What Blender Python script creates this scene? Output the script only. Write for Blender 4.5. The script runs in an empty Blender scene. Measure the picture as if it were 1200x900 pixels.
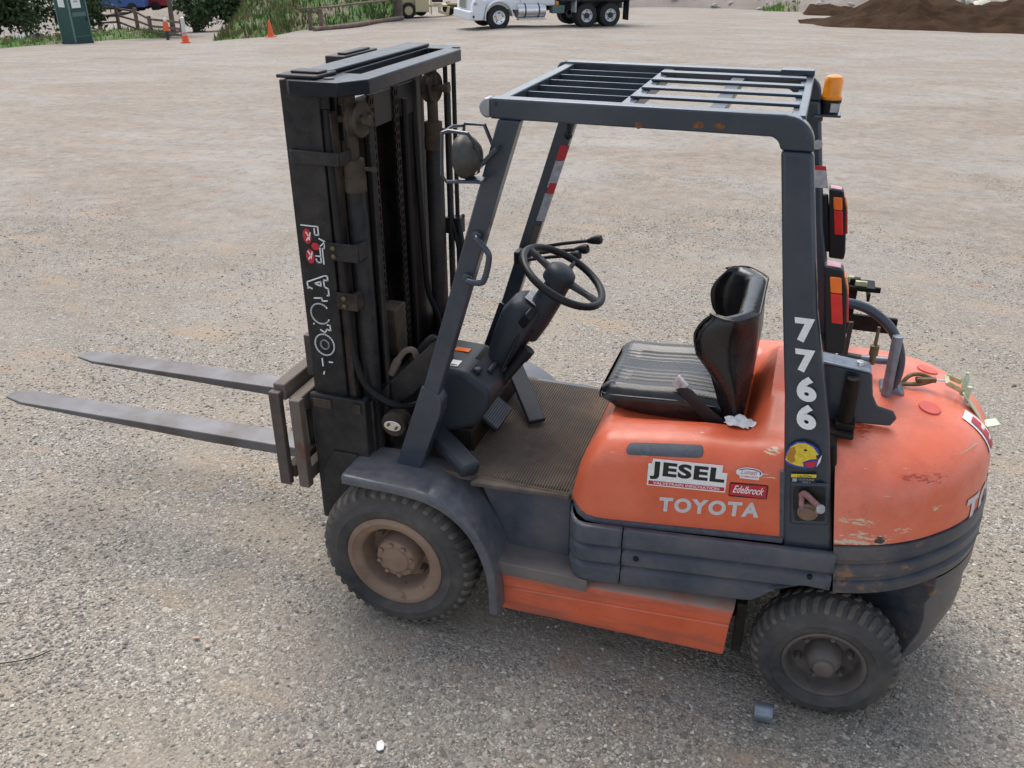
import bpy, bmesh, math, random
import numpy as np
from mathutils import Matrix, Vector
random.seed(7); rng = np.random.default_rng(7)
R = math.radians
SC = bpy.context.scene
COL = SC.collection

# ------------------------------------------------------------------ camera
cam_d = bpy.data.cameras.new('camera'); cam = bpy.data.objects.new('camera', cam_d); COL.objects.link(cam)
YAW, PIT = -0.32422, 0.47903
fw = Vector((math.sin(YAW)*math.cos(PIT), math.cos(YAW)*math.cos(PIT), -math.sin(PIT)))
rt = Vector((math.cos(YAW), -math.sin(YAW), 0)); up = rt.cross(fw)
cam.matrix_world = Matrix(((rt.x, up.x, -fw.x, 1.3088), (rt.y, up.y, -fw.y, -3.0308), (rt.z, up.z, -fw.z, 2.5310), (0, 0, 0, 1)))
cam_d.sensor_width = 36; cam_d.lens = 1029.37/1200*36; cam_d.clip_start = .05; cam_d.clip_end = 3000
SC.camera = cam
# ------------------------------------------------------------------ light
SUN_EL, SUN_AZ = R(60), R(-35)          # azimuth from +Y towards +X
w = bpy.data.worlds.new('World'); SC.world = w; w.use_nodes = True
nt = w.node_tree; bg = nt.nodes['Background']
sky = nt.nodes.new('ShaderNodeTexSky'); sky.sky_type = 'NISHITA'; sky.sun_disc = False
sky.sun_elevation = SUN_EL; sky.sun_rotation = SUN_AZ; sky.dust_density = 2.0; sky.air_density = 1.0
hs = nt.nodes.new('ShaderNodeHueSaturation'); hs.inputs['Saturation'].default_value = .55
nt.links.new(sky.outputs[0], hs.inputs['Color']); nt.links.new(hs.outputs[0], bg.inputs['Color'])
bg.inputs['Strength'].default_value = .15
sd = bpy.data.lights.new('sun', 'SUN'); sun = bpy.data.objects.new('sun', sd); COL.objects.link(sun)
sd.energy = 1.7; sd.angle = R(42); sd.color = (1, .96, .9)
sv = Vector((math.sin(SUN_AZ)*math.cos(SUN_EL), math.cos(SUN_AZ)*math.cos(SUN_EL), math.sin(SUN_EL)))
sun.rotation_euler = sv.to_track_quat('Z', 'Y').to_euler(); sun.location = (0, 0, 30)
SC.view_settings.view_transform = 'Standard'; SC.view_settings.look = 'None'
SC.view_settings.exposure = .71; SC.view_settings.gamma = 1
SC.render.engine = 'CYCLES'

# ------------------------------------------------------------------ materials
MATS = {}
class NT:
    def __init__(s, name):
        s.m = bpy.data.materials.new(name); s.m.use_nodes = True; s.t = s.m.node_tree
        s.b = s.t.nodes['Principled BSDF']; s.tc = s.t.nodes.new('ShaderNodeTexCoord'); MATS[name] = s.m
    def n(s, typ, **kw):
        nd = s.t.nodes.new(typ)
        for k, v in kw.items():
            if k in nd.inputs.keys():
                if isinstance(v, bpy.types.NodeSocket): s.t.links.new(v, nd.inputs[k])
                else: nd.inputs[k].default_value = v
            else: setattr(nd, k, v)
        return nd
    def l(s, a, b): s.t.links.new(a, b)
    def co(s, scale=(1, 1, 1), loc=(0, 0, 0), rot=(0, 0, 0)):
        mp = s.n('ShaderNodeMapping'); mp.inputs['Scale'].default_value = scale; mp.inputs['Location'].default_value = loc
        mp.inputs['Rotation'].default_value = rot; s.l(s.tc.outputs['Object'], mp.inputs['Vector']); return mp.outputs[0]
    def noise(s, scale, detail=4, rough=.55, vec=None, dist=0):
        return s.n('ShaderNodeTexNoise', Scale=scale, Detail=detail, Roughness=rough, Distortion=dist, Vector=vec or s.tc.outputs['Object']).outputs['Fac']
    def ramp(s, fac, lo, hi, a=0., b=1.):
        return s.n('ShaderNodeMapRange', **{'Value': fac, 'From Min': lo, 'From Max': hi, 'To Min': a, 'To Max': b}).outputs[0]
    def math(s, op, a, b=0.):
        nd = s.t.nodes.new('ShaderNodeMath'); nd.operation = op
        for i, v in enumerate((a, b)):
            if isinstance(v, bpy.types.NodeSocket): s.l(v, nd.inputs[i])
            else: nd.inputs[i].default_value = v
        return nd.outputs[0]
    def mix(s, fac, a, b, mode='MIX'):
        nd = s.t.nodes.new('ShaderNodeMix'); nd.data_type = 'RGBA'; nd.blend_type = mode
        for i, v in ((0, fac), (6, a), (7, b)):
            if isinstance(v, bpy.types.NodeSocket): s.l(v, nd.inputs[i])
            else: nd.inputs[i].default_value = (*v, 1) if isinstance(v, tuple) and len(v) == 3 else v
        return nd.outputs[2]
    def base(s, c): s._in('Base Color', c)
    def _in(s, k, v):
        if isinstance(v, bpy.types.NodeSocket): s.l(v, s.b.inputs[k])
        else: s.b.inputs[k].default_value = (*v, 1) if isinstance(v, tuple) and len(v) == 3 else v
    def bump(s, h, strength=.3, dist=.002):
        s.l(s.n('ShaderNodeBump', Strength=strength, Distance=dist, Height=h).outputs[0], s.b.inputs['Normal'])
    def geo_z(s):
        sp = s.n('ShaderNodeSeparateXYZ'); s.l(s.tc.outputs['Object'], sp.inputs[0]); return sp.outputs
def paint(name, col, rough=.45, dust=(.32, .26, .2), dust_amt=.25, rust=0., rustcol=(.16, .07, .03), metal=0., var=.25, orange_peel=.05, scale=1., coat=0., spec=.5):
    s = NT(name)
    n1 = s.noise(3*scale, 6, .6); n2 = s.noise(22*scale, 5, .65); n3 = s.noise(90*scale, 3, .6)
    c = s.mix(s.ramp(n1, .3, .7), tuple(x*(1-var) for x in col), tuple(min(1, x*(1+var)) for x in col))
    d = s.math('MULTIPLY', s.ramp(s.math('ADD', n1, s.math('MULTIPLY', n2, .6)), .62, 1.05), dust_amt)
    c = s.mix(d, c, dust)
    c = s.mix(s.math('MULTIPLY', s.ramp(n3, .66, .74), .35*min(1, dust_amt*3)), c, tuple(x*.8 for x in dust))
    if rust:
        c = s.mix(s.math('MULTIPLY', s.ramp(s.noise(26*scale, 6, .75, s.co((1, 1, 2.2), loc=(9, 5, 3))), .66, .70), .55), c, tuple(min(1, x*2.2+.05) for x in col))
        rm = s.ramp(s.math('ADD', s.noise(9*scale, 7, .7, s.co(loc=(3, 1, 7))), s.math('MULTIPLY', n2, .35)), .93-rust*.25, .99-rust*.25)
        c = s.mix(rm, c, rustcol)
    s.base(c); s._in('Metallic', metal)
    rr = s.ramp(s.math('ADD', n2, d), .3, .9, rough*.85, min(1, rough*1.35)); s._in('Roughness', rr)
    s._in('Specular IOR Level', spec)
    if coat: s._in('Coat Weight', coat); s._in('Coat Roughness', .15)
    s.bump(s.math('ADD', n2, s.math('MULTIPLY', n3, .4)), orange_peel*2, .002)
    return s.m
def plain(name, col, rough=.5, metal=0., nscale=40, var=.12, bump=.05, spec=.5):
    s = NT(name); n = s.noise(nscale, 4)
    s.base(s.mix(s.ramp(n, .3, .7), tuple(x*(1-var) for x in col), tuple(min(1, x*(1+var)) for x in col)))
    s._in('Roughness', rough); s._in('Metallic', metal)
    s._in('Specular IOR Level', spec)
    if bump: s.bump(n, bump, .002)
    return s.m
paint('grey_paint', (.021, .034, .053), .36, spec=.35, dust=(.2,.17,.14), dust_amt=.13, rust=.05, var=.15, coat=.5)
paint('grey_panel', (.044, .060, .087), .42, spec=.4, dust=(.20, .15, .115), dust_amt=.42, rust=.22, rustcol=(.11, .065, .045), var=.3, coat=.2)
paint('bumper_grey', (.036, .046, .062), .42, dust=(.22, .16, .11), dust_amt=.45, rust=.62, rustcol=(.21, .11, .06), var=.2, coat=.2)
paint('mast_black', (.010, .012, .016), .42, spec=.25, dust=(.16, .125, .095), dust_amt=.30, rust=.05, rustcol=(.12, .07, .045))
paint('mast_dirty', (.026, .022, .019), .65, spec=.2, dust=(.16, .12, .085), dust_amt=.7, rust=.3, rustcol=(.15, .085, .05))
paint('greasy_black', (.006, .0058, .0058), .45, spec=.15, dust=(.1, .075, .055), dust_amt=.3)
paint('rusty_steel', (.085, .07, .06), .6, dust=(.2, .155, .12), dust_amt=.7, rust=.6, rustcol=(.13, .065, .04), var=.35)
paint('carriage_black', (.03, .028, .03), .5, dust=(.18, .13, .1), dust_amt=.55, rust=.4, rustcol=(.12, .065, .04), var=.35)
paint('rim_brown', (.23, .145, .098), .7, dust=(.30, .225, .165), dust_amt=.5, rust=.5, rustcol=(.13, .075, .048), var=.35)
paint('rim_dark', (.055, .05, .048), .6, dust=(.2, .16, .13), dust_amt=.6, rust=.25)
paint('tyre_rubber', (.022, .024, .028), .7, dust=(.18, .155, .13), dust_amt=.55, orange_peel=.12)
paint('tread_rubber', (.034, .033, .032), .85, dust=(.21, .175, .14), dust_amt=.95, orange_peel=.15)
paint('floor_mat', (.060, .054, .048), .85, dust=(.21, .155, .11), dust_amt=.85, orange_peel=.12)
paint('fender_grey', (.060, .072, .094), .38, dust=(.27, .22, .18), dust_amt=.5, coat=.3, rust=.1, rustcol=(.16, .075, .05))
paint('step_steel', (.13, .125, .125), .45, dust=(.26, .2, .16), dust_amt=.55, rust=.55, rustcol=(.13, .06, .045), metal=.2)
paint('steel_edge', (.35, .35, .37), .4, dust_amt=.2, metal=.6)
plain('dash_plastic', (.026, .032, .040), .5, spec=.3, nscale=120, bump=.2)
plain('black_plastic', (.012, .012, .014), .45, spec=.3, nscale=150, bump=.12)
plain('rubber_hose', (.014, .014, .015), .55, spec=.25)
plain('slot_grey', (.075, .082, .1), .55, nscale=60, var=.25)
plain('white_print', (.78, .78, .76), .5, nscale=70, var=.08, bump=0)
plain('silver_print', (.58, .56, .56), .45, nscale=70, var=.1, bump=0)
plain('black_print', (.012, .012, .012), .4, bump=0)
plain('red_print', (.5, .02, .035), .4, bump=0, nscale=60)
plain('yellow_print', (.72, .52, .04), .45, bump=0, nscale=90, var=.2)
plain('ochre_print', (.45, .2, .02), .45, bump=0)
plain('blue_print', (.03, .06, .35), .45, bump=0)
plain('pink_print', (.55, .3, .35), .5, bump=0)
plain('amber_lens', (.85, .27, .012), .2, nscale=20, bump=0)
plain('orange_lens', (.85, .17, .02), .2, nscale=20, bump=0)
plain('red_lens', (.60, .022, .018), .2, nscale=20, bump=0)
plain('chrome', (.7, .7, .7), .25, 1.)
plain('zinc_steel', (.52, .50, .30), .42, .45, var=.2)
plain('pale_zinc', (.5, .6, .42), .4, .3, var=.15)
plain('brass', (.15, .11, .055), .5, .5, var=.35); plain('hose_brown', (.26, .13, .12), .55, var=.35)
plain('tube_grey', (.22, .25, .29), .4, .55, var=.2)
plain('lamp_metal', (.06, .056, .05), .5, .3, var=.3)
plain('weave_webbing', (.02, .021, .024), .7, nscale=300, bump=.4)
plain('paper_white', (.74, .73, .72), .85, nscale=30, bump=.3)
plain('label_grey', (.38, .38, .4), .55, var=.3)
# vinyl
s = NT('vinyl_black'); n = s.noise(260, 3); n2 = s.noise(9, 5)
s.base(s.mix(s.ramp(n2, .4, .75), (.010, .010, .011), (.026, .025, .025))); s._in('Roughness', s.ramp(n2, .3, .75, .22, .36)); wr = s.noise(34, 4, .6, s.co((1, 1, .6)), 1.2); s.bump(s.math('ADD', s.math('ADD', s.math('MULTIPLY', n, .3), s.math('MULTIPLY', n2, 3.)), s.math('MULTIPLY', wr, 1.1)), .26, .002)
# worn polished forks
s = NT('fork_steel'); v = s.co((1.2, 14, 14)); n = s.noise(14, 6, .7, v); n2 = s.noise(5, 5)
s.base(s.mix(s.ramp(n2, .35, .7), s.mix(n, (.115, .112, .116), (.21, .205, .212)), (.085, .07, .062))); s._in('Metallic', .45); s._in('Roughness', s.ramp(n, .3, .7, .42, .58)); s.bump(n, .08, .002)
# orange enamel: faded, chipped
def orange(name, chips, fade, low_dirt):
    s = NT(name); x, y, z = s.geo_z()[:3]
    n1 = s.noise(2.2, 5, .6); n2 = s.noise(14, 6, .65)
    c = s.mix(s.ramp(n1, .3, .72), (.66, .106, .036), (.74, .142, .058))
    c = s.mix(s.math('MULTIPLY', s.ramp(n1, .4, .7), fade), c, (.80, .27, .19))
    c = s.mix(s.math('MULTIPLY', s.ramp(n2, .5, .75), .25), c, (.40, .085, .04))
    c = s.mix(s.math('MULTIPLY', s.ramp(s.noise(4.5, 7, .7, s.co((1, 1, .55), loc=(8, 3, 2))), .5, .72), .34), c, (.30, .062, .03))
    c = s.mix(s.math('MULTIPLY', s.ramp(s.noise(160, 2, .5), .68, .74), .5), c, (.22, .05, .03))
    # fine horizontal scratches in pale primer
    sc = s.noise(6, 4, .5, s.co((2.4, 6, 34), rot=(0, R(9), 0)))
    gate = s.ramp(s.noise(3.2, 3, .5, s.co(loc=(5, 2, 1))), .52, .62)
    c = s.mix(s.math('MULTIPLY', s.ramp(sc, .70, .73), gate), c, (.72, .55, .42))
    for (px, py, pz, r, sx, sz, col, th) in chips:
        mp = s.n('ShaderNodeMapping'); mp.inputs['Location'].default_value = (-px, -py, -pz); s.l(s.tc.outputs['Object'], mp.inputs['Vector'])
        m2 = s.n('ShaderNodeMapping'); m2.inputs['Scale'].default_value = (1/sx, 1, 1/sz); m2.inputs['Rotation'].default_value = (0, R(8), 0); s.l(mp.outputs[0], m2.inputs['Vector'])
        ln = s.n('ShaderNodeVectorMath', operation='LENGTH'); s.l(m2.outputs[0], ln.inputs[0])
        msk = s.ramp(ln.outputs['Value'], r*.35, r, 1., 0.)
        k = s.ramp(s.math('ADD', s.math('MULTIPLY', msk, .8), s.math('MULTIPLY', s.noise(70, 6, .72, s.co((.45, 1, 1.6), loc=(px*9, 0, pz*5))), 2.1)), th+.52, th+.58)
        k = s.math('MULTIPLY', k, s.math('GREATER_THAN', msk, .01))
        c = s.mix(k, c, col)
    if low_dirt:
        d = s.ramp(s.math('ADD', s.math('MULTIPLY', s.noise(5, 6, .7, s.co((.7, 1, 5))), .9), s.ramp(s.math('ABSOLUTE', s.math('SUBTRACT', z, .27)), .03, .12, 0., .22)), .46, .82)
        c = s.mix(s.math('MULTIPLY', d, .75), c, (.12, .085, .07))
    if low_dirt:   # dust lies on the upward ledge
        gn = s.n('ShaderNodeNewGeometry'); sn = s.n('ShaderNodeSeparateXYZ'); s.l(gn.outputs['Normal'], sn.inputs[0])
        c = s.mix(s.math('MULTIPLY', s.ramp(sn.outputs[2], .35, .8), s.ramp(s.noise(11, 5, .7), .3, .55, .35, .95)), c, (.30, .245, .20))
    s.base(c); s._in('Roughness', s.ramp(n2, .3, .7, .30, .46)); s._in('Coat Weight', .15 if not low_dirt else 0.); s._in('Coat Roughness', .2)
    s.bump(s.math('ADD', s.math('ADD', n1, s.noise(5.5, 3, .5, s.co(loc=(4, 4, 4)))), s.math('MULTIPLY', n2, .12)), .22, .012)
cream = (.62, .52, .38); dk = (.05, .035, .03)
orange('orange_hood', [(.90, -.5, .94, .05, 1.6, .2, cream, 1.28), (1.32, -.5, .95, .06, 1.5, .3, cream, 1.38), (1.33, -.45, 1.02, .05, 1.5, .5, cream, 1.38)], .30, False)
orange('orange_counterweight', [
    (1.66, -.5, .79, .12, 1.5, .5, cream, 1.36), (1.63, -.52, .85, .10, 1.6, .3, cream, 1.34), (1.70, -.5, .79, .030, 1, 1.2, dk, 1.12),
    (1.83, -.42, .90, .035, 1.4, .8, cream, 1.0), (1.832, -.42, .90, .027, 1.4, .8, dk, 1.02), (1.80, -.42, 1.0, .12, 1.7, .25, (.42, .07, .035), 1.34), (1.83, -.42, .985, .05, 1.6, .25, dk, 1.36), (1.72, -.5, 1.0, .05, 1.3, .5, cream, 1.36),
    (1.60, -.53, .77, .09, 1.8, .3, cream, 1.28), (1.78, -.5, .83, .07, 1.4, .4, cream, 1.38), (1.90, -.33, .96, .04, 1, .8, dk, 1.38), (1.6, -.3, 1.1, .16, .5, 1, (.55, .07, .02), 1.3)], .75, False)
orange('orange_sill', [], .15, True)
plain('orange_disc', (.60, .10, .07), .45)

# ground
GFX, GFY = math.sin(YAW), math.cos(YAW); CX, CY = 1.3088, -3.0308
def gz(x, y):
    x = np.asarray(x, float); y = np.asarray(y, float)
    s = (x-CX)*GFX+(y-CY)*GFY; lat = (x-CX)*GFY-(y-CY)*GFX
    sp = np.where(s > 12, s-9., np.where(s > 6, (s-6)**2/12., 0.)); sp = np.minimum(sp, 51+np.log1p(np.maximum(sp-51, 0))*3)
    return -.0435*sp + .036*np.clip(np.minimum(lat, 0), -45, 0)*np.clip((s-6)/37, 0, 1)
def P(s, lat):
    """world x, y from metres ahead of the camera and metres to the right of it"""
    return CX+s*GFX+lat*GFY, CY+s*GFY-lat*GFX

s = NT('gravel'); co = s.tc.outputs['Object']
big = s.noise(.30, 5, .6, dist=.4); med = s.noise(1.5, 6, .62, s.co(loc=(4, 2, 0)), dist=.3)
trk = s.noise(.9, 5, .55, s.co((.35, 1.6, 1), rot=(0, 0, .25)))
sand = s.ramp(s.math('ADD', s.math('MULTIPLY', med, .75), s.math('MULTIPLY', trk, .6)),   .64, .80)
v1 = s.n('ShaderNodeTexVoronoi', Scale=95., Vector=co); v2 = s.n('ShaderNodeTexVoronoi', Scale=180., Vector=co)
v3 = s.n('ShaderNodeTexVoronoi', Scale=48., Vector=co)
def stonecol(v):
    sp = s.n('ShaderNodeSeparateColor'); s.l(v.outputs['Color'], sp.inputs[0])
    g = s.n('ShaderNodeValToRGB'); s.l(sp.outputs[0], g.inputs[0]); e = g.color_ramp.elements
    e[0].position = 0; e[0].color = (.13, .125, .12, 1); e[1].position = 1; e[1].color = (.66, .63, .59, 1)
    for p_, c_ in ((.25, (.225, .215, .205, 1)), (.5, (.31, .287, .265, 1)), (.72, (.36, .318, .275, 1)), (.88, (.43, .405, .385, 1))):
        q = g.color_ramp.elements.new(p_); q.color = c_
    return g.outputs[0]
c1 = stonecol(v1); c2 = stonecol(v2); c3 = stonecol(v3)
fine = s.mix(s.ramp(s.noise(40, 2), .45, .55), c1, c2)
fine = s.mix(s.math('MULTIPLY', s.ramp(s.noise(14, 2, .5, s.co(loc=(9, 9, 0))), .54, .60), .8), fine, c3)
dustc = s.mix(s.ramp(big, .35, .65), (.325, .27, .222), (.39, .33, .28))
dustc = s.mix(s.math('MULTIPLY', s.noise(300, 2), .5), dustc, (.20, .17, .145))
col = s.mix(s.math('MULTIPLY', sand, .6), fine, dustc)
col = s.mix(s.math('MULTIPLY', s.ramp(s.noise(.55, 5, .6, s.co(loc=(11, 3, 0))), .55, .75), .35), col, (.42, .37, .33))
# worn, dustier far lot (vehicles grind it to fines) away from the parked truck
dst = s.n('ShaderNodeVectorMath', operation='DISTANCE'); s.l(co, dst.inputs[0]); dst.inputs[1].default_value = (.6, -1.2, 0)
far = s.ramp(dst.outputs['Value'], 2.0, 9.)
# the lot away from the parked truck is driven to fines: tan wheel tracks between bands of grey stone
band = s.noise(.30, 8, .70, s.co((.75, 1.05, 1), loc=(1, 4, 0), rot=(0, 0, .30)), dist=1.1)
lot = s.mix(s.ramp(band, .42, .58), (.305, .262, .238), (.372, .358, .356))
lot = s.mix(s.math('MULTIPLY', s.ramp(s.noise(1.1, 6, .65, s.co((.4, 1.3, 1), rot=(0, 0, .35))), .5, .68), .6), lot, (.27, .215, .182))
sp2 = s.noise(6.5, 7, .8, s.co((1, 1, 1))); lot = s.mix(s.math('MULTIPLY', s.ramp(sp2, .52, .61), .6), lot, (.44, .41, .38)); lot = s.mix(s.math('MULTIPLY', s.ramp(sp2, .48, .38), .6), lot, (.16, .13, .105))
spk = s.noise(45, 4, .75); lot = s.mix(s.math('MULTIPLY', s.ramp(spk, .56, .66), .5), lot, (.42, .40, .38)); lot = s.mix(s.math('MULTIPLY', s.ramp(spk, .44, .34), .5), lot, (.13, .115, .10))
col = s.mix(s.math('MULTIPLY', far, .72), s.mix(s.math('MULTIPLY', far, .35), col, (.16, .14, .125)), lot)
stain = s.ramp(s.noise(.5, 6, .65, s.co((.5, 1.3, 1), loc=(2, 8, 0), rot=(0, 0, .3))), .62, .74)
col = s.mix(s.math('MULTIPLY', stain, .6), col, (.155, .112, .085))
col = s.mix(s.math('MULTIPLY', s.ramp(s.noise(2.3, 5, .6, s.co((.5, 1.4, 1), loc=(7, 1, 0), rot=(0, 0, .3))), .55, .68), .62), col, (.385, .295, .225))
col = s.mix(s.math('MULTIPLY', s.ramp(s.noise(1.9, 5, .6, s.co((1, 1.3, 1), loc=(3, 6, 0), rot=(0, 0, -.4))), .62, .72), .55), col, (.33, .215, .155))
col = s.mix(1., col, (.94, .915, .835), 'MULTIPLY')
s.base(col); s._in('Roughness', .92); s._in('Specular IOR Level', .25)
h = s.math('ADD', s.math('MULTIPLY', s.math('SUBTRACT', 1., v1.outputs['Distance']), 1.), s.math('MULTIPLY', s.math('SUBTRACT', 1., v2.outputs['Distance']), .5))
h = s.math('ADD', h, s.math('MULTIPLY', s.math('SUBTRACT', 1., v3.outputs['Distance']), 1.2))
h = s.math('MULTIPLY', h, s.ramp(sand, 0, 1, 1., .35))
s.bump(h, .62, .010)
# stones: colour per island
s = NT('stone'); gi = s.n('ShaderNodeNewGeometry')
g = s.n('ShaderNodeValToRGB'); s.l(gi.outputs['Random Per Island'], g.inputs[0]); e = g.color_ramp.elements
e[0].color = (.12, .117, .115, 1); e[1].color = (.74, .71, .67, 1)
for p_, c_ in ((.3, (.22, .212, .205, 1)), (.55, (.32, .297, .275, 1)), (.78, (.40, .345, .295, 1)), (.93, (.54, .51, .48, 1))):
    q = g.color_ramp.elements.new(p_); q.color = c_
s.base(s.mix(s.math('MULTIPLY', s.noise(200, 3), .3), s.mix(1., g.outputs[0], (.93, .915, .83), 'MULTIPLY'), (.28, .25, .20))); s._in('Roughness', .85)

# ------------------------------------------------------------------ mesh builder
def rotm(axis, a): return Matrix.Rotation(a, 4, axis)
class B:
    def __init__(s): s.v = []; s.f = []
    def add(s, vs, fs):
        o = len(s.v); s.v += [tuple(p) for p in vs]; s.f += [tuple(i+o for i in f) for f in fs]; return s
    def box(s, x0, x1, y0, y1, z0, z1):
        vs = [(x, y, z) for x in (x0, x1) for y in (y0, y1) for z in (z0, z1)]
        return s.add(vs, [(0, 1, 3, 2), (4, 6, 7, 5), (0, 4, 5, 1), (2, 3, 7, 6), (0, 2, 6, 4), (1, 5, 7, 3)])
    def cbox(s, c, d, m=None):
        vs = [Vector((a*d[0]/2, b*d[1]/2, e*d[2]/2)) for a in (-1, 1) for b in (-1, 1) for e in (-1, 1)]
        vs = [(m @ p if m else p)+Vector(c) for p in vs]
        return s.add(vs, [(0, 1, 3, 2), (4, 6, 7, 5), (0, 4, 5, 1), (2, 3, 7, 6), (0, 2, 6, 4), (1, 5, 7, 3)])
    def beam(s, a, b, wy, wn, roll=None):
        """bar from a to b, wy wide across, wn thick"""
        a = Vector(a); b = Vector(b); d = (b-a); L = d.length; d.normalize()
        sd = Vector((0, 1, 0)) if abs(d.y) < .9 else Vector((1, 0, 0))
        if roll is not None: sd = Vector(roll)
        nn = d.cross(sd).normalized(); sd = nn.cross(d)
        vs = []
        for t in (a, b):
            for i, j in ((-1, -1), (1, -1), (1, 1), (-1, 1)): vs.append(t+sd*(i*wy/2)+nn*(j*wn/2))
        return s.add(vs, [(3, 2, 1, 0), (4, 5, 6, 7), (0, 1, 5, 4), (1, 2, 6, 5), (2, 3, 7, 6), (3, 0, 4, 7)])
    def side(s, poly, y0, y1):
        """prism: outline in X, Z drawn out along Y"""
        n = len(poly); A = sum(poly[i][0]*poly[(i+1) % n][1]-poly[(i+1) % n][0]*poly[i][1] for i in range(n))
        if A < 0: poly = poly[::-1]
        vs = [(p[0], y0, p[1]) for p in poly]+[(p[0], y1, p[1]) for p in poly]
        return s.add(vs, [tuple(range(n)), tuple(range(2*n-1, n-1, -1))]+[(i, i+n, (i+1) % n+n, (i+1) % n) for i in range(n)])
    def plan(s, poly, z0, z1):
        n = len(poly); A = sum(poly[i][0]*poly[(i+1) % n][1]-poly[(i+1) % n][0]*poly[i][1] for i in range(n))
        if A < 0: poly = poly[::-1]
        vs = [(p[0], p[1], z0) for p in poly]+[(p[0], p[1], z1) for p in poly]
        return s.add(vs, [tuple(range(n-1, -1, -1)), tuple(range(n, 2*n))]+[(i, (i+1) % n, (i+1) % n+n, i+n) for i in range(n)])
    def grid(s, rows, closed=False, cap0=False, cap1=False):
        m = len(rows[0]); vs = [p for r in rows for p in r]; fs = []
        for i in range(len(rows)-1):
            for j in range(m if closed else m-1):
                k = (j+1) % m; fs.append((i*m+j, i*m+k, (i+1)*m+k, (i+1)*m+j))
        if cap0: fs.append(tuple(range(m-1, -1, -1)))
        if cap1: fs.append(tuple(range((len(rows)-1)*m, len(rows)*m)))
        return s.add(vs, fs)
    def tube(s, pts, r, n=8, closed=False, sq=1.):
        pts = [Vector(p) for p in pts]; N = len(pts); rows = []; last = None
        for i, p in enumerate(pts):
            if closed: d = pts[(i+1) % N]-pts[i-1]
            else: d = pts[min(i+1, N-1)]-pts[max(i-1, 0)]
            d.normalize()
            if last is None:
                a = Vector((0, 0, 1)) if abs(d.z) < .9 else Vector((1, 0, 0)); a = (a-d*a.dot(d)).normalized()
            else: a = (last-d*last.dot(d)).normalized()
            last = a; b = d.cross(a); rr = r[i] if isinstance(r, (list, tuple)) else r
            rows.append([p+a*(rr*math.cos(t*2*math.pi/n))+b*(rr*sq*math.sin(t*2*math.pi/n)) for t in range(n)])
        if closed: rows.append(rows[0])
        return s.grid(rows, True, not closed, not closed)
    def lathe(s, prof, o, ax='y', n=32, a0=0., a1=2*math.pi):
        """prof: (radius, distance along the axis)"""
        full = abs(a1-a0-2*math.pi) < 1e-6; rows = []
        for r, h in prof:
            row = []
            for i in range(n if full else n+1):
                t = a0+(a1-a0)*i/n; c, q = r*math.cos(t), r*math.sin(t)
                row.append({'y': (o[0]+c, o[1]+h, o[2]+q), 'z': (o[0]+c, o[1]+q, o[2]+h), 'x': (o[0]+h, o[1]+c, o[2]+q)}[ax])
            rows.append(row)
        hs_ = [h for _, h in prof]; ex = lambda h: h <= min(hs_)+1e-9 or h >= max(hs_)-1e-9   # close only true ends
        return s.grid(rows, full, full and prof[0][0] > 1e-4 and ex(hs_[0]), full and prof[-1][0] > 1e-4 and ex(hs_[-1]))
    def ball(s, c, r, n=8, sc=(1, 1, 1)):
        return s.lathe([(r*sc[0]*max(1e-5, math.sin(math.pi*i/n)), -r*sc[2]*math.cos(math.pi*i/n)) for i in range(n+1)], c, 'z', 2*n)
    def xf(s, m): s.v = [tuple(m @ Vector(p)) for p in s.v]; return s
    def warp(s, fn): s.v = [tuple(fn(*p)) for p in s.v]; return s
    def mir(s):
        o = len(s.v); s.v += [(x, -y, z) for x, y, z in s.v]; s.f += [tuple(i+o for i in reversed(f)) for f in s.f]; return s
    def mesh(s, name, mat, smooth=40):
        me = bpy.data.meshes.new(name); me.from_pydata(s.v, [], s.f); me.materials.append(MATS[mat])
        bm = bmesh.new(); bm.from_mesh(me); bmesh.ops.remove_doubles(bm, verts=bm.verts, dist=1e-5)
        bmesh.ops.recalc_face_normals(bm, faces=bm.faces); bm.to_mesh(me); bm.free()
        if smooth: me.shade_smooth(); me.set_sharp_from_angle(angle=R(smooth))
        return me
    def parts(s):
        n = len(s.v); par = list(range(n))
        def find(a):
            while par[a] != a: par[a] = par[par[a]]; a = par[a]
            return a
        for f in s.f:
            r = find(f[0])
            for i in f[1:]: par[find(i)] = r
        g = {}
        for f in s.f: g.setdefault(find(f[0]), []).append(f)
        out = []
        for fs in g.values():
            ids = sorted({i for f in fs for i in f}); mp = {i: k for k, i in enumerate(ids)}; b = B(); b.add([s.v[i] for i in ids], [tuple(mp[i] for i in f) for f in fs]); out.append(b)
        return out
    def obj(s, name, mat, parent=None, bevel=0., smooth=40, seg=2, sub=0, split=False):
        if split:
            os_ = [p.obj(name, mat, parent, bevel, smooth, seg, sub) for p in s.parts()]; return os_[0]
        ob = bpy.data.objects.new(name, s.mesh(name, mat, smooth)); COL.objects.link(ob)
        if parent is not None: ob.parent = parent
        if bevel:
            b = ob.modifiers.new('bevel', 'BEVEL'); b.width = bevel; b.segments = seg; b.limit_method = 'ANGLE'; b.angle_limit = R(32); b.harden_normals = False
        if sub:
            u = ob.modifiers.new('sub', 'SUBSURF'); u.levels = u.render_levels = sub
        return ob
def thing(name, label, cat, loc=(0, 0, 0), rz=0., group=None):
    o = bpy.data.objects.new(name, None); COL.objects.link(o); o.location = loc; o.rotation_euler = (0, 0, rz); o.empty_display_size = .2
    return tag(o, label, cat, group)
def tag(o, label, cat, group=None, kind=None):
    o['label'] = label; o['category'] = cat
    if group: o['group'] = group
    if kind: o['kind'] = kind
    return o
def struct(o, kind='structure'): o['kind'] = kind; return o
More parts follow.
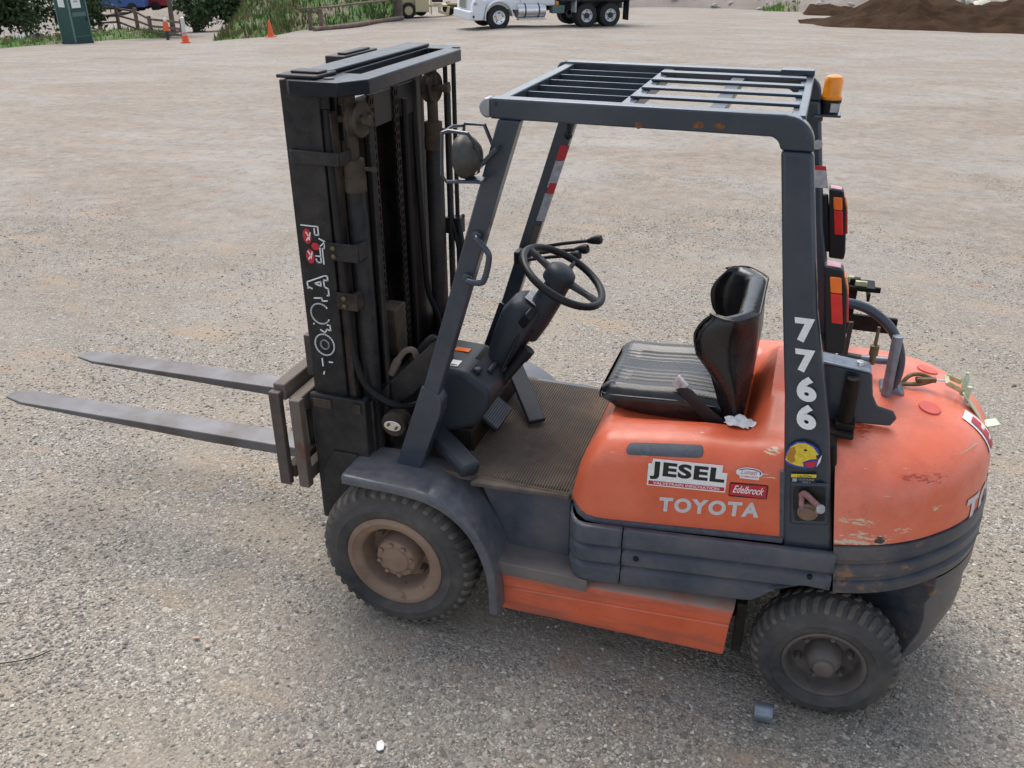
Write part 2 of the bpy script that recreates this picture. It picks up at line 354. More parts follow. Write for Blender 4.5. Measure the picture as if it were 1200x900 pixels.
def text_b(body, size, bold=0., shear=0., space=1., align='LEFT'):
    cu = bpy.data.curves.new('t', 'FONT'); cu.body = body; cu.size = size; cu.offset = bold; cu.shear = shear; cu.space_character = space
    cu.align_x = align; cu.resolution_u = 4
    ob = bpy.data.objects.new('t', cu); COL.objects.link(ob); bpy.context.view_layer.update()
    me = bpy.data.meshes.new_from_object(ob.evaluated_get(bpy.context.evaluated_depsgraph_get()))
    b = B(); b.add([v.co[:] for v in me.vertices], [tuple(p.vertices) for p in me.polygons])
    bpy.data.objects.remove(ob); bpy.data.curves.remove(cu); bpy.data.meshes.remove(me); return b
def fit_text(body, x0, x1, z0, z1, y, bold=0., shear=0., slope=0., space=1.):
    """lettering lying on a plane facing -Y, filling the box"""
    b = text_b(body, 1., bold, shear, space); a = np.array(b.v); mn, mx = a.min(0), a.max(0)
    def fn(u, v, _):
        X = x0+(u-mn[0])/(mx[0]-mn[0])*(x1-x0); return (X, y, z0+(v-mn[1])/(mx[1]-mn[1])*(z1-z0)+slope*(X-x0))
    return b.warp(fn)
def arc(cx, cz, r, a0, a1, n): return [(cx+r*math.cos(R(a0+(a1-a0)*i/n)), cz+r*math.sin(R(a0+(a1-a0)*i/n))) for i in range(n+1)]
def smooth_path(pts, n=6):
    pts = [Vector(p) for p in pts]; out = []
    for i in range(len(pts)-1):
        p0 = pts[max(i-1, 0)]; p1 = pts[i]; p2 = pts[i+1]; p3 = pts[min(i+2, len(pts)-1)]
        for k in range(n):
            t = k/n; out.append(.5*((2*p1)+(p2-p0)*t+(2*p0-5*p1+4*p2-p3)*t*t+(3*p1-p0-3*p2+p3)*t**3))
    out.append(pts[-1]); return out

# ------------------------------------------------------------------ ground
def build_ground():
    ss = np.concatenate([[-400, -100, -30, -10, -4], np.arange(0, 14, .35), np.arange(14, 70, 1.4), [75, 85, 100, 130, 180, 260, 400, 700, 1500]])
    ll = np.concatenate([[-1500, -600, -250, -120, -80], np.arange(-60, -8, 2.), np.arange(-8, 8, .4), np.arange(8, 60, 2.), [60, 80, 120, 250, 600, 1500]])
    S, L = np.meshgrid(ss, ll, indexing='ij'); X, Y = P(S, L); Z = gz(X, Y)
    r2 = np.sin(X*1.7+1)*np.cos(Y*1.3)*.012+np.sin(X*.6+Y*.9)*.02
    Z = Z+r2*np.clip((S-7)/6, 0, 1)
    b = B(); b.grid([[(X[i, j], Y[i, j], Z[i, j]) for j in range(len(ll))] for i in range(len(ss))])
    return struct(b.obj('ground', 'gravel', smooth=180))
build_ground()
def build_stones(N=64000):
    base = np.array([(1, 0, 0), (-1, 0, 0), (0, 1, 0), (0, -1, 0), (0, 0, 1), (0, 0, -1), (.62, .62, .45), (-.62, .62, .45), (-.62, -.62, .45), (.62, -.62, .45)], float)
    fc = np.array([(0, 6, 9), (2, 7, 6), (1, 8, 7), (3, 9, 8), (4, 9, 6), (4, 6, 7), (4, 7, 8), (4, 8, 9), (0, 2, 6), (2, 1, 7), (1, 3, 8), (3, 0, 9)])
    s = 1.4+9*rng.random(N*3)**1.5; l = (rng.random(N*3)-.5)*1.45*(s+.8); x, y = P(s, l)
    patch = np.sin(x*2.1+1.3*np.sin(y*1.7))+np.sin(y*2.6+1.1*np.sin(x*1.9+2))+.6*np.sin(x*5.3+y*4.1)
    keep = rng.random(N*3) < np.clip(.42+.28*patch, .06, 1); x, y = x[keep][:N], y[keep][:N]; n = len(x)
    r = .0030+.0050*rng.random(n)**2.0+.007*rng.random(n)*(rng.random(n) > .985)
    V = base[None]*(1+.35*(rng.random((n, 10, 3))-.5)); V = V*(r[:, None]*np.stack([1+.5*rng.random(n), .7+.5*rng.random(n), .5+.35*rng.random(n)], 1))[:, None, :]
    a = rng.random(n)*6.283; ca, sa = np.cos(a)[:, None], np.sin(a)[:, None]
    VX = V[..., 0]*ca-V[..., 1]*sa+x[:, None]; VY = V[..., 0]*sa+V[..., 1]*ca+y[:, None]; VZ = V[..., 2]+(gz(x, y)+r*.25)[:, None]
    co = np.stack([VX, VY, VZ], -1).reshape(-1, 3); F = (fc[None]+(np.arange(n)*10)[:, None, None]).reshape(-1, 3)
    me = bpy.data.meshes.new('loose_gravel'); me.from_pydata(co.tolist(), [], F.tolist()); me.materials.append(MATS['stone'])
    o = bpy.data.objects.new('loose_gravel', me); COL.objects.link(o); struct(o, 'stuff')
build_stones()

# ------------------------------------------------------------------ forklift
FL = thing('forklift', 'worn orange and dark grey forklift truck parked on the gravel, forks pointing left', 'forklift', (0, 0, 0))
HW = .5
# --- mast
TILT = Matrix.Translation((-.24, 0, .35)) @ Matrix.Rotation(-R(1.45), 4, 'Y') @ Matrix.Translation((.24, 0, -.35))   # the forks droop a little
def M(b): return b
MY = .42
def rail(y0):   # outer channel, near side written, far mirrored by caller
    b = B(); b.box(-.375, -.235, -MY, -MY+.016, .30, 2.09); b.box(-.375, -.355, -MY+.016, -MY+.075, .30, 2.09); b.box(-.255, -.235, -MY+.016, -MY+.075, .30, 2.09)
    if y0 > 0: b.v = [(x, -y, z) for x, y, z in b.v]
    return b
outer = M(rail(-1)).obj('mast_rail', 'mast_black', FL, .003); M(rail(1)).obj('mast_rail', 'mast_black', FL, .003)
for sg in (-1, 1):
    b = B(); y = .315*sg
    b.box(-.345, -.225, min(y, y+.02*sg), max(y, y+.02*sg), .42, 2.03); b.box(-.345, -.325, min(y, y-.05*sg), max(y, y-.05*sg), .42, 2.03); b.box(-.245, -.222, min(y, y-.05*sg), max(y, y-.05*sg), .42, 2.03)
    M(b).obj('inner_mast_rail', 'greasy_black', FL, .003)
    b = B(); y = .205*sg; b.box(-.33, -.22, min(y, y+.06*sg), max(y, y+.06*sg), .50, 1.98); M(b).obj('inner_mast_rail', 'greasy_black', FL, .004)
# cross members behind the rails and the dark centre of the mast
b = B(); b.box(-.345, -.325, -.30, .30, .62, 1.95); M(b).obj('mast_dark_fill', 'greasy_black', FL, .003)  # black sheet added so the open centre of the mast looks dark
for z0, z1 in ((1.88, 2.0), (.52, .72)):
    b = B(); b.box(-.24, -.215, -.31, .31, z0, z1); M(b).obj('mast_crossmember', 'mast_black', FL, .004, split=True)
# lift chains
for yy in (-.10, .10):
    b = B()
    for i in range(84):
        z = .62+i*.0165
        if i % 2: b.box(-.222, -.206, yy-.018, yy+.018, z, z+.0135)
        else:
            b.box(-.220, -.208, yy-.022, yy-.013, z-.003, z+.0165); b.box(-.220, -.208, yy+.013, yy+.022, z-.003, z+.0165); b.box(-.220, -.208, yy-.004, yy+.004, z-.003, z+.0165)
    o = M(b).obj('lift_chain', 'greasy_black', FL, smooth=0); o['kind'] = 'stuff'
for yy in (-.17, .155):
    b = B(); b.tube([(-.20, yy, .6), (-.20, yy, 1.95)], .012, 8); M(b).obj('hydraulic_hose', 'rubber_hose', FL, split=True)
# lift cylinders with clamps, chain wheels and pipes
for sg in (-1, 1):
    y = .345*sg
    b = B(); b.lathe([(.037, .36), (.037, 1.66), (.035, 1.665), (.035, 1.72)], (-.165, y, 0), 'z', 20); M(b)
    cyl = b.obj('lift_cylinder', 'mast_black', FL)
    b = B(); b.lathe([(.039, 1.72), (.039, 1.77), (.037, 1.773), (.037, 1.83), (.02, 1.835)], (-.165, y, 0), 'z', 20); M(b).obj('cylinder_head', 'mast_dirty', cyl, .002)
    b = B(); b.lathe([(.022, 1.83), (.022, 2.06)], (-.165, y, 0), 'z', 14); M(b).obj('piston_rod', 'mast_dirty', cyl)
    b = B(); b.lathe([(.007, 0), (.007, .03), (.011, .031), (.011, .043)], (-.128, y, 1.80), 'x', 8); M(b).obj('bleed_bolt', 'mast_dirty', cyl)
    # chain wheel under the top plate
    b = B(); b.lathe([(.014, -.012), (.048, -.016), (.056, -.021), (.060, -.016), (.050, -.005), (.050, .005), (.060, .016), (.056, .021), (.048, .016), (.014, .012)], (-.16, y+.015*sg, 1.925), 'x' if False else 'y', 28)
    b.xf(Matrix.Translation((-.15, y, 1.965)) @ Matrix.Rotation(R(86), 4, 'Z') @ Matrix.Translation((.16, -y, -1.925)))
    cw_ = M(b).obj('chain_wheel', 'mast_dirty', FL)
    b = B(); b.tube([(-.20, y-.012, 1.965), (-.095, y-.012, 1.965)], .013, 8); b.tube([(-.108, y-.012, 1.965), (-.085, y-.012, 1.965)], .02, 6); M(b).obj('axle_bolt', 'mast_dirty', cw_)
    # pipe bundle and clamps
    b = B(); b.tube(smooth_path([(-.222, y-.055, 2.0), (-.215, y-.066, 1.75), (-.20, y-.070, 1.30), (-.19, y-.070, 1.12), (-.15, y-.06, .98)]+([(-.05, y-.02, .90), (0, y+.05, .88)] if sg < 0 else [(-.16, y-.06, .80)])), .013, 8)
    M(b).obj('hydraulic_hose', 'rubber_hose', FL, split=True)
    b = B(); b.tube([(-.115, y+.045, 1.98), (-.118, y+.045, .7)], .012, 8); b.tube([(-.13, y+.06, 1.98), (-.13, y+.06, .6)], .009, 8); M(b).obj('chain_guide_rod', 'mast_black', FL, split=True)
b = B(); b.box(-.348, -.165, -MY-.026, -MY-.019, 1.825, 1.87); b.box(-.355, -.348, -MY-.019, -MY, 1.825, 1.87); b.box(-.17, -.16, -MY-.02, -.33, 1.825, 1.87); M(b).obj('cylinder_clamp', 'mast_black', FL, .004)
for z, x0, x1 in ((1.52, -.26, -.13), (1.335, -.235, -.15)):
    b = B(); b.box(x0, x1, -MY-.012, -MY-.004, z-.033, z+.033); b.box(x1-.02, x1, -MY-.004, -.33, z-.033, z+.033); cl = M(b).obj('cylinder_clamp', 'mast_dirty' if z < 1.5 else 'mast_black', FL, .003)
    b = B()
    for dz in (-.015, .015): b.lathe([(.0085, 0), (.0085, -.008), (.004, -.010)], (x0+.035, -MY-.012, z+dz), 'y', 8)
    M(b).obj('clamp_bolt', 'brass', cl, split=True)
# brown grease streak: the recessed strip of the rail's rear flange
b = B(); b.box(-.234, -.205, -.405, -.36, .62, 1.99); M(b).obj('wear_strip', 'mast_dirty', FL, .003)
# top plate with slot
b = B(); ch = [(-.36, -.41), (-.31, -.47), (-.135, -.47), (-.072, -.37), (-.085, .47), (-.135, .58), (-.31, .58), (-.36, .52)]
zt0, zt1 = 2.052, 2.098
sl = [(-.23, -.27), (-.155, -.27), (-.155, .47), (-.23, .47)]
def ring_plate(b, out, inn, z0, z1):
    bm = bmesh.new(); vo = [bm.verts.new((x, y, z1)) for x, y in out]; vi = [bm.verts.new((x, y, z1)) for x, y in inn]
    eo = [bm.edges.new((vo[i], vo[(i+1) % len(vo)])) for i in range(len(vo))]; ei = [bm.edges.new((vi[i], vi[(i+1) % len(vi)])) for i in range(len(vi))]
    fs = bmesh.ops.triangle_fill(bm, use_beauty=True, edges=eo+ei)['geom']; fs = [f for f in fs if isinstance(f, bmesh.types.BMFace)]
    ex = bmesh.ops.extrude_face_region(bm, geom=fs); bmesh.ops.translate(bm, verts=[g for g in ex['geom'] if isinstance(g, bmesh.types.BMVert)], vec=(0, 0, z0-z1))
    bm.verts.index_update(); b.add([v.co[:] for v in bm.verts], [tuple(v.index for v in f.verts) for f in bm.faces]); bm.free(); return b
ring_plate(b, ch, sl, zt0, zt1)
paint('plate_blue', (.006, .009, .017), .38, dust_amt=.015, rust=.02, coat=.15, spec=.2)
top = M(b).obj('mast_top_plate', 'plate_blue', FL, .004, smooth=30)
b = B(); b.plan([(-.335, -.30), (-.315, -.33), (-.245, -.33), (-.235, -.31), (-.235, .50), (-.335, .50)], 2.0985, 2.112); M(b).obj('stiffener', 'plate_blue', top, .004)
b = B()
for sx, sy in ((-.20, -.40), (-.12, .51)): b.lathe([(.0, .0005), (.018, .0005), (.018, .0025), (0.0, .0025)], (sx, sy, 2.0985), 'z', 14)
M(b).obj('plate_hole', 'black_print', top, split=True)
for sg in (-1, 1):
    b = B(); x0, x1, y0, y1 = (-.372, -.225, -.44, -.30) if sg < 0 else (-.45, -.372, .02, .30); b.box(x0, x1, y0, y1, 2.06 if sg > 0 else 2.0985, 2.110); b.box(x0+.03, x1-.01, y0+.04, y1-.04, 2.110, 2.118); M(b).obj('rail_cap', 'mast_black', FL, .004)
# outlined lettering on the near mast rail, worn away in places (reads upwards)
LY = -MY-.0035
def ribbon(pts, wd=.0048):
    b = B(); pts = [Vector((p[0], 0, p[1])) for p in pts]
    for a, c in zip(pts[:-1], pts[1:]):
        d = (c-a); L = d.length
        if L < 1e-5: continue
        d.normalize(); n = Vector((-d.z, 0, d.x))*wd/2; e = d*wd*.35
        q = [a-e-n, c+e-n, c+e+n, a-e+n]
        b.add([(p.x, LY, p.z) for p in q]+[(p.x, -MY-.0005, p.z) for p in q], [(0, 1, 2, 3), (7, 6, 5, 4), (0, 4, 5, 1), (1, 5, 6, 2), (2, 6, 7, 3), (3, 7, 4, 0)])
    return b
def ell(cx, cz, rx, rz, a0=0, a1=360, n=26): return [(cx+rx*math.cos(R(a0+(a1-a0)*i/n)), cz+rz*math.sin(R(a0+(a1-a0)*i/n))) for i in range(n+1)]
letters = [[[(-.325, 1.055), (-.325, 1.085)], [(-.296, 1.075), (-.283, 1.075)], [(-.322, 1.03), (-.325, 1.02)]],
    [ell(-.308, 1.145, .040, .043), ell(-.308, 1.145, .017, .018)],
    [[(-.318, 1.205), (-.30, 1.195), (-.292, 1.21), (-.276, 1.207), (-.277, 1.228), (-.288, 1.228)], [(-.345, 1.225), (-.343, 1.227)]],
    [ell(-.312, 1.270, .039, .040, 40, 330)],
    [[(-.330, 1.330), (-.299, 1.334), (-.299, 1.322), (-.278, 1.325)]],
    [[(-.351, 1.366), (-.353, 1.390), (-.278, 1.422), (-.267, 1.421), (-.267, 1.405), (-.284, 1.405), (-.283, 1.380), (-.268, 1.372), (-.268, 1.347), (-.275, 1.346)],
     [(-.351, 1.372), (-.335, 1.366)], [(-.322, 1.388), (-.297, 1.397), (-.297, 1.380), (-.322, 1.388)]]]
for lt in letters:
    b = B()
    for st in lt: q = ribbon(st); b.add(q.v, q.f)
    M(b).obj('mast_lettering', 'white_print', outer, smooth=0)
# red and white sticker at the top of the lettering
b = ribbon([(-.352, 1.603), (-.285, 1.603), (-.285, 1.572), (-.30, 1.572), (-.30, 1.595)], .004)
for st in ([(-.285, 1.560), (-.262, 1.550)], [(-.262, 1.550), (-.268, 1.525)], [(-.282, 1.533), (-.262, 1.550)], [(-.285, 1.525), (-.285, 1.471), (-.30, 1.471), (-.305, 1.482)], [(-.275, 1.525), (-.275, 1.467)], [(-.285, 1.494), (-.305, 1.494)]): q = ribbon(st, .0042); b.add(q.v, q.f)
for z in (1.564, 1.494):
    for st in ([(-.335, z-.015), (-.325, z), (-.335, z+.015)], [(-.325, z-.012), (-.318, z+.014)]): q = ribbon(st, .0042); b.add(q.v, q.f)
M(b).obj('sticker_print', 'white_print', outer, smooth=0)
b = B()
for cx, cz, rx, rz in ((-.332, 1.564, .017, .028), (-.328, 1.490, .017, .027), (-.303, 1.529, .016, .014)):
    e = ell(cx, cz, rx, rz, n=16)[:-1]; b.side(e, -MY-.002, -MY-.0005)
M(b).obj('sticker', 'red_print', outer, smooth=0)
# lower mast: broad plates
b = B(); b.box(-.385, -.15, -.446, -.421, .36, .94); b.box(-.172, -.15, -.421, -.30, .36, .94); M(b)
lm = b.obj('mast_support', 'mast_black', FL, .006)
b = B(); b.box(-.385, -.15, .421, .446, .36, .94); b.box(-.172, -.15, .30, .421, .36, .94); M(b).obj('mast_support', 'mast_black', FL, .006)
b = B(); b.side([(-.36, .60), (-.30, .70), (-.20, .70), (-.17, .66), (-.17, .52), (-.33, .46)], -.456, -.447); M(b).obj('gusset_plate', 'mast_black', lm, .004)
b = B(); b.box(-.37, -.29, -.453, -.447, .885, .925); b.box(-.20, -.165, -.453, -.447, .885, .925); M(b).obj('weld_tab', 'mast_dirty', lm, .004, split=True)
b = B(); b.box(-.17, -.14, -.40, .40, .62, .92); M(b).obj('mast_crossmember', 'mast_black', FL, .006, split=True)
# frame cheek running back from the mast to the front leg of the guard
b = B(); b.side([(-.165, .915), (.16, 1.235), (.16, 1.10), (-.165, .775)], -.315, -.29)
b.side([(-.165, .905), (-.10, .97), (-.10, .86), (-.165, .775)], -.335, -.316)
b.obj('tilt_frame_cheek', 'mast_black', FL, .005, split=True)
b = B(); b.side([(-.165, .30), (.10, .30), (.12, .66), (-.165, .66)], -.33, .33); b.obj('front_axle_housing', 'greasy_black', FL, .02)
b = B(); b.box(.05, 1.30, -.36, .36, .22, .62); b.box(1.2, 1.50, -.34, .34, .45, .66); b.box(1.45, 1.86, -.16, .16, .2, .56); b.obj('chassis', 'greasy_black', FL, .01, split=True)
b = B(); b.side([(.36, .60), (1.47, .60), (1.47, .70), (.36, .66)], -.42, .42); b.box(.02, .4, -.36, .36, .5, .655); b.obj('chassis_deck', 'greasy_black', FL, .01)
b = B(); b.side([(1.44, .62), (1.60, .62), (1.525, 1.085), (1.44, 1.085)], -.465, .465); b.obj('dark_gap_filler', 'greasy_black', FL, .01)  # dark panel added so the gap between pillar and counterweight looks shaded
# tilt cylinder eye
b = B(); b.lathe([(.0, -.02), (.05, -.02), (.052, -.012), (.052, .04)], (-.05, -.395, .84), 'y', 18); b.beam((-.05, -.37, .84), (.10, -.37, .80), .05, .05); ti = b.obj('tilt_cylinder', 'mast_dirty', FL, .004)
b = B(); b.side(ell(-.05, .84, .037, .022, n=16)[:-1], -.424, -.414); b.obj('pin_plate', 'chrome', ti, .002)
b = B()
for dx in (-.016, .016): b.lathe([(.006, 0), (.006, -.006)], (-.05+dx, -.424, .84-dx*.3), 'y', 6)
b.obj('pin_bolt', 'brass', ti, split=True)
# clutter of hoses and the grey fitting at the mast foot
b = B(); b.tube(smooth_path([(-.10, -.30, 1.0), (-.07, -.30, 1.06), (-.04, -.29, 1.10), (-.01, -.28, 1.10), (0, -.27, 1.04)]), [.017]*7+[.012]*18, 8); b.obj('hydraulic_fitting', 'rusty_steel', FL)
b = B(); b.tube(smooth_path([(-.09, .40, 1.42), (-.04, .33, 1.25), (-.05, .28, 1.12), (-.10, .25, 1.0), (-.14, .22, .92)]), .012, 8); b.tube(smooth_path([(-.12, .40, 1.42), (-.07, .36, 1.26), (-.07, .30, 1.12), (-.12, .27, 1.0)]), .012, 8); b.obj('hydraulic_hose', 'rubber_hose', FL, split=True)
b = B(); b.tube([(-.13, .405, 2.06), (-.13, .405, 1.0)], .010, 8); b.tube([(-.10, .42, 2.06), (-.10, .42, 1.0)], .010, 8); b.box(-.145, -.075, .385, .44, 1.35, 1.42); M(b).obj('hydraulic_pipe', 'rubber_hose', FL, split=True)
b = B(); b.box(-.19, -.12, -.20, -.10, 1.02, 1.22); M(b).obj('cylinder_bracket', 'mast_dirty', FL, .005)
b = B(); b.tube(smooth_path([(-.09, -.15, .98), (-.04, -.05, 1.05), (-.06, .06, .95), (-.10, .1, .85)]), .016, 8); b.tube(smooth_path([(-.10, -.05, .96), (-.05, .0, .98), (-.10, .06, .88)]), .013, 8); b.obj('hydraulic_hose', 'rubber_hose', FL, split=True)

# --- carriage and forks
b = B(); b.box(-.535, -.488, -.50, -.470, .525, .945); b.box(-.535, -.488, .470, .50, .525, .945); M(b)
b.obj('carriage_end_plate', 'carriage_black', FL, .004, split=True)
b = B(); b.box(-.446, -.40, -.502, -.465, .53, .925); b.box(-.446, -.40, .465, .502, .53, .925); M(b).obj('carriage_end_plate', 'rusty_steel', FL, .004, split=True)
b = B(); b.box(-.53, -.478, -.468, .468, .90, .968); M(b).obj('carriage_bar', 'rusty_steel', FL, .006)
b = B(); b.box(-.47, -.42, -.463, .463, .845, .915); M(b).obj('carriage_bar', 'rusty_steel', FL, .006)
b = B(); b.box(-.52, -.476, -.468, .468, .545, .60); M(b).obj('carriage_bar', 'mast_dirty', FL, .006)
b = B(); b.box(-.45, -.405, -.463, .463, .545, .605); M(b).obj('carriage_bar', 'rusty_steel', FL, .006)
b = B()
for yy in (-.22, .22): b.box(-.40, -.345, yy-.03, yy+.03, .55, .95)
M(b).obj('carriage_bracket', 'mast_dirty', FL, .004, split=True)
b = B(); b.box(-.425, -.38, -.38, -.33, .98, 1.15); M(b).obj('carriage_stop', 'carriage_black', FL, .004)
for yc in (-.245, .225):
    b = B(); n = 14; rows = []; x0, x1 = -.545, -2.185
    for i in range(n+1):
        t = i/n; x = x0+(x1-x0)*t; hw = .060
        if t > .93: hw = .060-(t-.93)/.07*.03
        th = .046 if t < .3 else .046-(t-.3)/.7*.035
        zt = .578-.0*t
        rows.append([(x, yc-hw, zt), (x, yc+hw, zt), (x, yc+hw, zt-th), (x, yc-hw, zt-th)])
    b.grid(rows, True, False, True)
    b.grid([[(x, yc-.060, z) , (x, yc+.060, z), (x2, yc+.060, z2), (x2, yc-.060, z2)] for x, z, x2, z2 in ((-.545, .578, -.545, .523), (-.535, .58, -.495, .535), (-.535, .96, -.490, .96))], True, False, True)
    # heel joins the shank
    b.xf(TILT).obj('fork', 'fork_steel', FL, .004, seg=2)

# --- wheels
def wheel(cx, cy, r, wd, rim_r, nlug, front, sg):
    """sg = -1: outer face towards -Y"""
    def F(b):
        if sg > 0: b.v = [(x, -y, z) for x, y, z in b.v]
        return b.xf(Matrix.Translation((cx, cy*1.0, r)))
    o_ = -wd/2   # outer face
    rimm = 'rim_brown' if front else 'rim_dark'
    b = B()
    if front:
        b.lathe([(rim_r+.004, o_+.012), (rim_r+.006, o_-.002), (rim_r-.004, o_-.010), (rim_r-.016, o_-.010), (rim_r-.022, o_-.002), (rim_r-.034, o_+.002), (rim_r-.047, o_+.008), (rim_r-.052, o_+.02), (rim_r-.056, o_+.085), (rim_r-.062, o_+.098), (.088, o_+.10), (.07, o_+.10), (0, o_+.10)], (0, 0, 0), 'y', 48)
    else:
        b.lathe([(rim_r+.004, o_+.012), (rim_r+.004, o_-.001), (rim_r-.004, o_-.005), (rim_r-.012, o_+.002), (rim_r-.014, o_+.045), (rim_r-.022, o_+.062), (.085, o_+.066), (.06, o_+.062), (0, o_+.062)], (0, 0, 0), 'y', 48)
    wh = F(b).obj('wheel', rimm, FL, 0, smooth=50)
    if front:
        b = B(); b.lathe([(.088, o_+.10), (.086, o_+.03), (.080, o_+.016), (.058, o_+.012), (.055, o_+.006), (0, o_+.005)], (0, 0, 0), 'y', 28); F(b).obj('hub', rimm, wh, .003)
        b = B()
        for k in range(8): a = R(k*45+12); b.lathe([(.0095, o_+.018), (.0095, o_+.004), (.005, o_+.002)], (.070*math.cos(a), 0, .070*math.sin(a)), 'y', 6)
        F(b).obj('hub_bolt', rimm, wh, split=True)
        b = B()
        for k in range(6): a = R(k*60+20); b.lathe([(.015, o_+.10), (.015, o_+.078), (.009, o_+.065)], (.113*math.cos(a), 0, .112*math.sin(a)), 'y', 6)
        F(b).obj('wheel_nut', 'rim_dark', wh, split=True)
    else:
        b = B(); b.lathe([(.066, o_+.064), (.058, o_+.02), (.044, o_-.002), (.036, o_-.008), (.034, o_-.022), (.028, o_-.027), (0, o_-.028)], (0, 0, 0), 'y', 28); F(b).obj('hub', rimm, wh, .002)
        b = B()
        for k in range(6): a = R(k*60+18); b.lathe([(.0135, o_+.066), (.0135, o_+.042), (.008, o_+.034)], (.088*math.cos(a), 0, .088*math.sin(a)), 'y', 6)
        F(b).obj('wheel_nut', rimm, wh, split=True)
    h = r-rim_r; base = r-.0085
    prof = [(rim_r-.004, o_+.02), (rim_r+.002, o_+.004), (rim_r+.012, o_-.004), (rim_r+h*.28, o_-.0095), (rim_r+h*.36, o_-.0145), (rim_r+h*.40, o_-.0085), (rim_r+h*.55, o_-.007), (rim_r+h*.66, o_-.002), (rim_r+h*.70, o_+.002), (rim_r+h*.76, o_+.008), (base-.012, o_+.018), (base, o_+.034)]
    prof += [(base+.004, 0)]+[(q, -d) for q, d in prof[::-1]]
    b = B(); b.lathe(prof, (0, 0, 0), 'y', 72); ty = F(b).obj('tyre', 'tyre_rubber', wh, smooth=60)
    b = B()
    for k in range(nlug):
        for hs in (-1, 1):
            a0 = 2*math.pi*(k+(.5 if hs > 0 else 0))/nlug; wa = 2*math.pi/nlug*.31
            rows = []
            for yy, rr, sh in ((o_+.004, rim_r+h*.70, .16), (o_+.0055, base-.012, .13), (o_+.020, r-.010, .10), (o_+.045, r-.0015, 0.), (-.012, r, -.32)):
                ro = []
                for da, dr in ((-wa, -.024), (-wa, 0), (wa, 0), (wa, -.024)):
                    t = a0+da*(.75 if dr == 0 else 1)+sh*2*math.pi/nlug*hs*-1; q = rr+dr
                    y2 = yy if dr == 0 else yy+(.018 if rr < r-.012 else 0); ro.append((q*math.cos(t), y2*(-hs), q*math.sin(t)))
                rows.append(ro)
            b.grid(rows, False, False, False)
            b.f.append(tuple(len(b.v)-20+i for i in (0, 1, 2, 3))); b.f.append(tuple(len(b.v)-4+i for i in (3, 2, 1, 0)))
    F(b).obj('tread_blocks', 'tread_rubber', ty, .003, smooth=30, seg=1)
    return wh
for sg in (-1, 1):
    wheel(0, .494*sg, .3263, .185, .195, 42, True, sg)
    wheel(1.615, .468*sg, .2536, .148, .137, 38, False, sg)

# --- front fenders
for sg in (-1, 1):
    top_ = [(-.195, .692), (-.06, .700), (.06, .698), (.16, .686), (.25, .650), (.33, .585), (.385, .50), (.42, .40), (.435, .30), (.437, .19)]
    top_ = [(p.x, p.z) for p in smooth_path([(x, 0, z) for x, z in top_], 4)]
    n = len(top_); inn = []
    for i in range(n):
        a = Vector(top_[max(i-1, 0)]); c = Vector(top_[min(i+1, n-1)]); d = (c-a).normalized(); nn = Vector((d.y, -d.x)); inn.append(Vector(top_[i])+nn*.014)
    y0, y1 = -.605, -.36
    prof = lambda X, t: X
    b = B(); rows = []
    for i in range(n):
        x, z = top_[i]; xi, zi = inn[i]; t = i/(n-1); yo = y0+.012*max(0, 1-i/4.)
        yi = y1-.06*min(1, max(0, (t-.35)/.3))
        mx, mz = x+(xi-x)*2.6, z+(zi-z)*2.6
        rows.append([(x, yi, z), (x, yo+.02, z), (x+(xi-x)*.3, yo+.005, z+(zi-z)*.3), (xi, yo, zi), (mx, yo, mz), (mx, yo+.012, mz), (xi, yo+.014, zi), (xi, yi, zi)])
    b.grid(rows, True, True, True)
    if sg > 0: b.v = [(x, -y, z) for x, y, z in b.v]
    b.obj('front_fender', 'fender_grey', FL, .002, smooth=50)
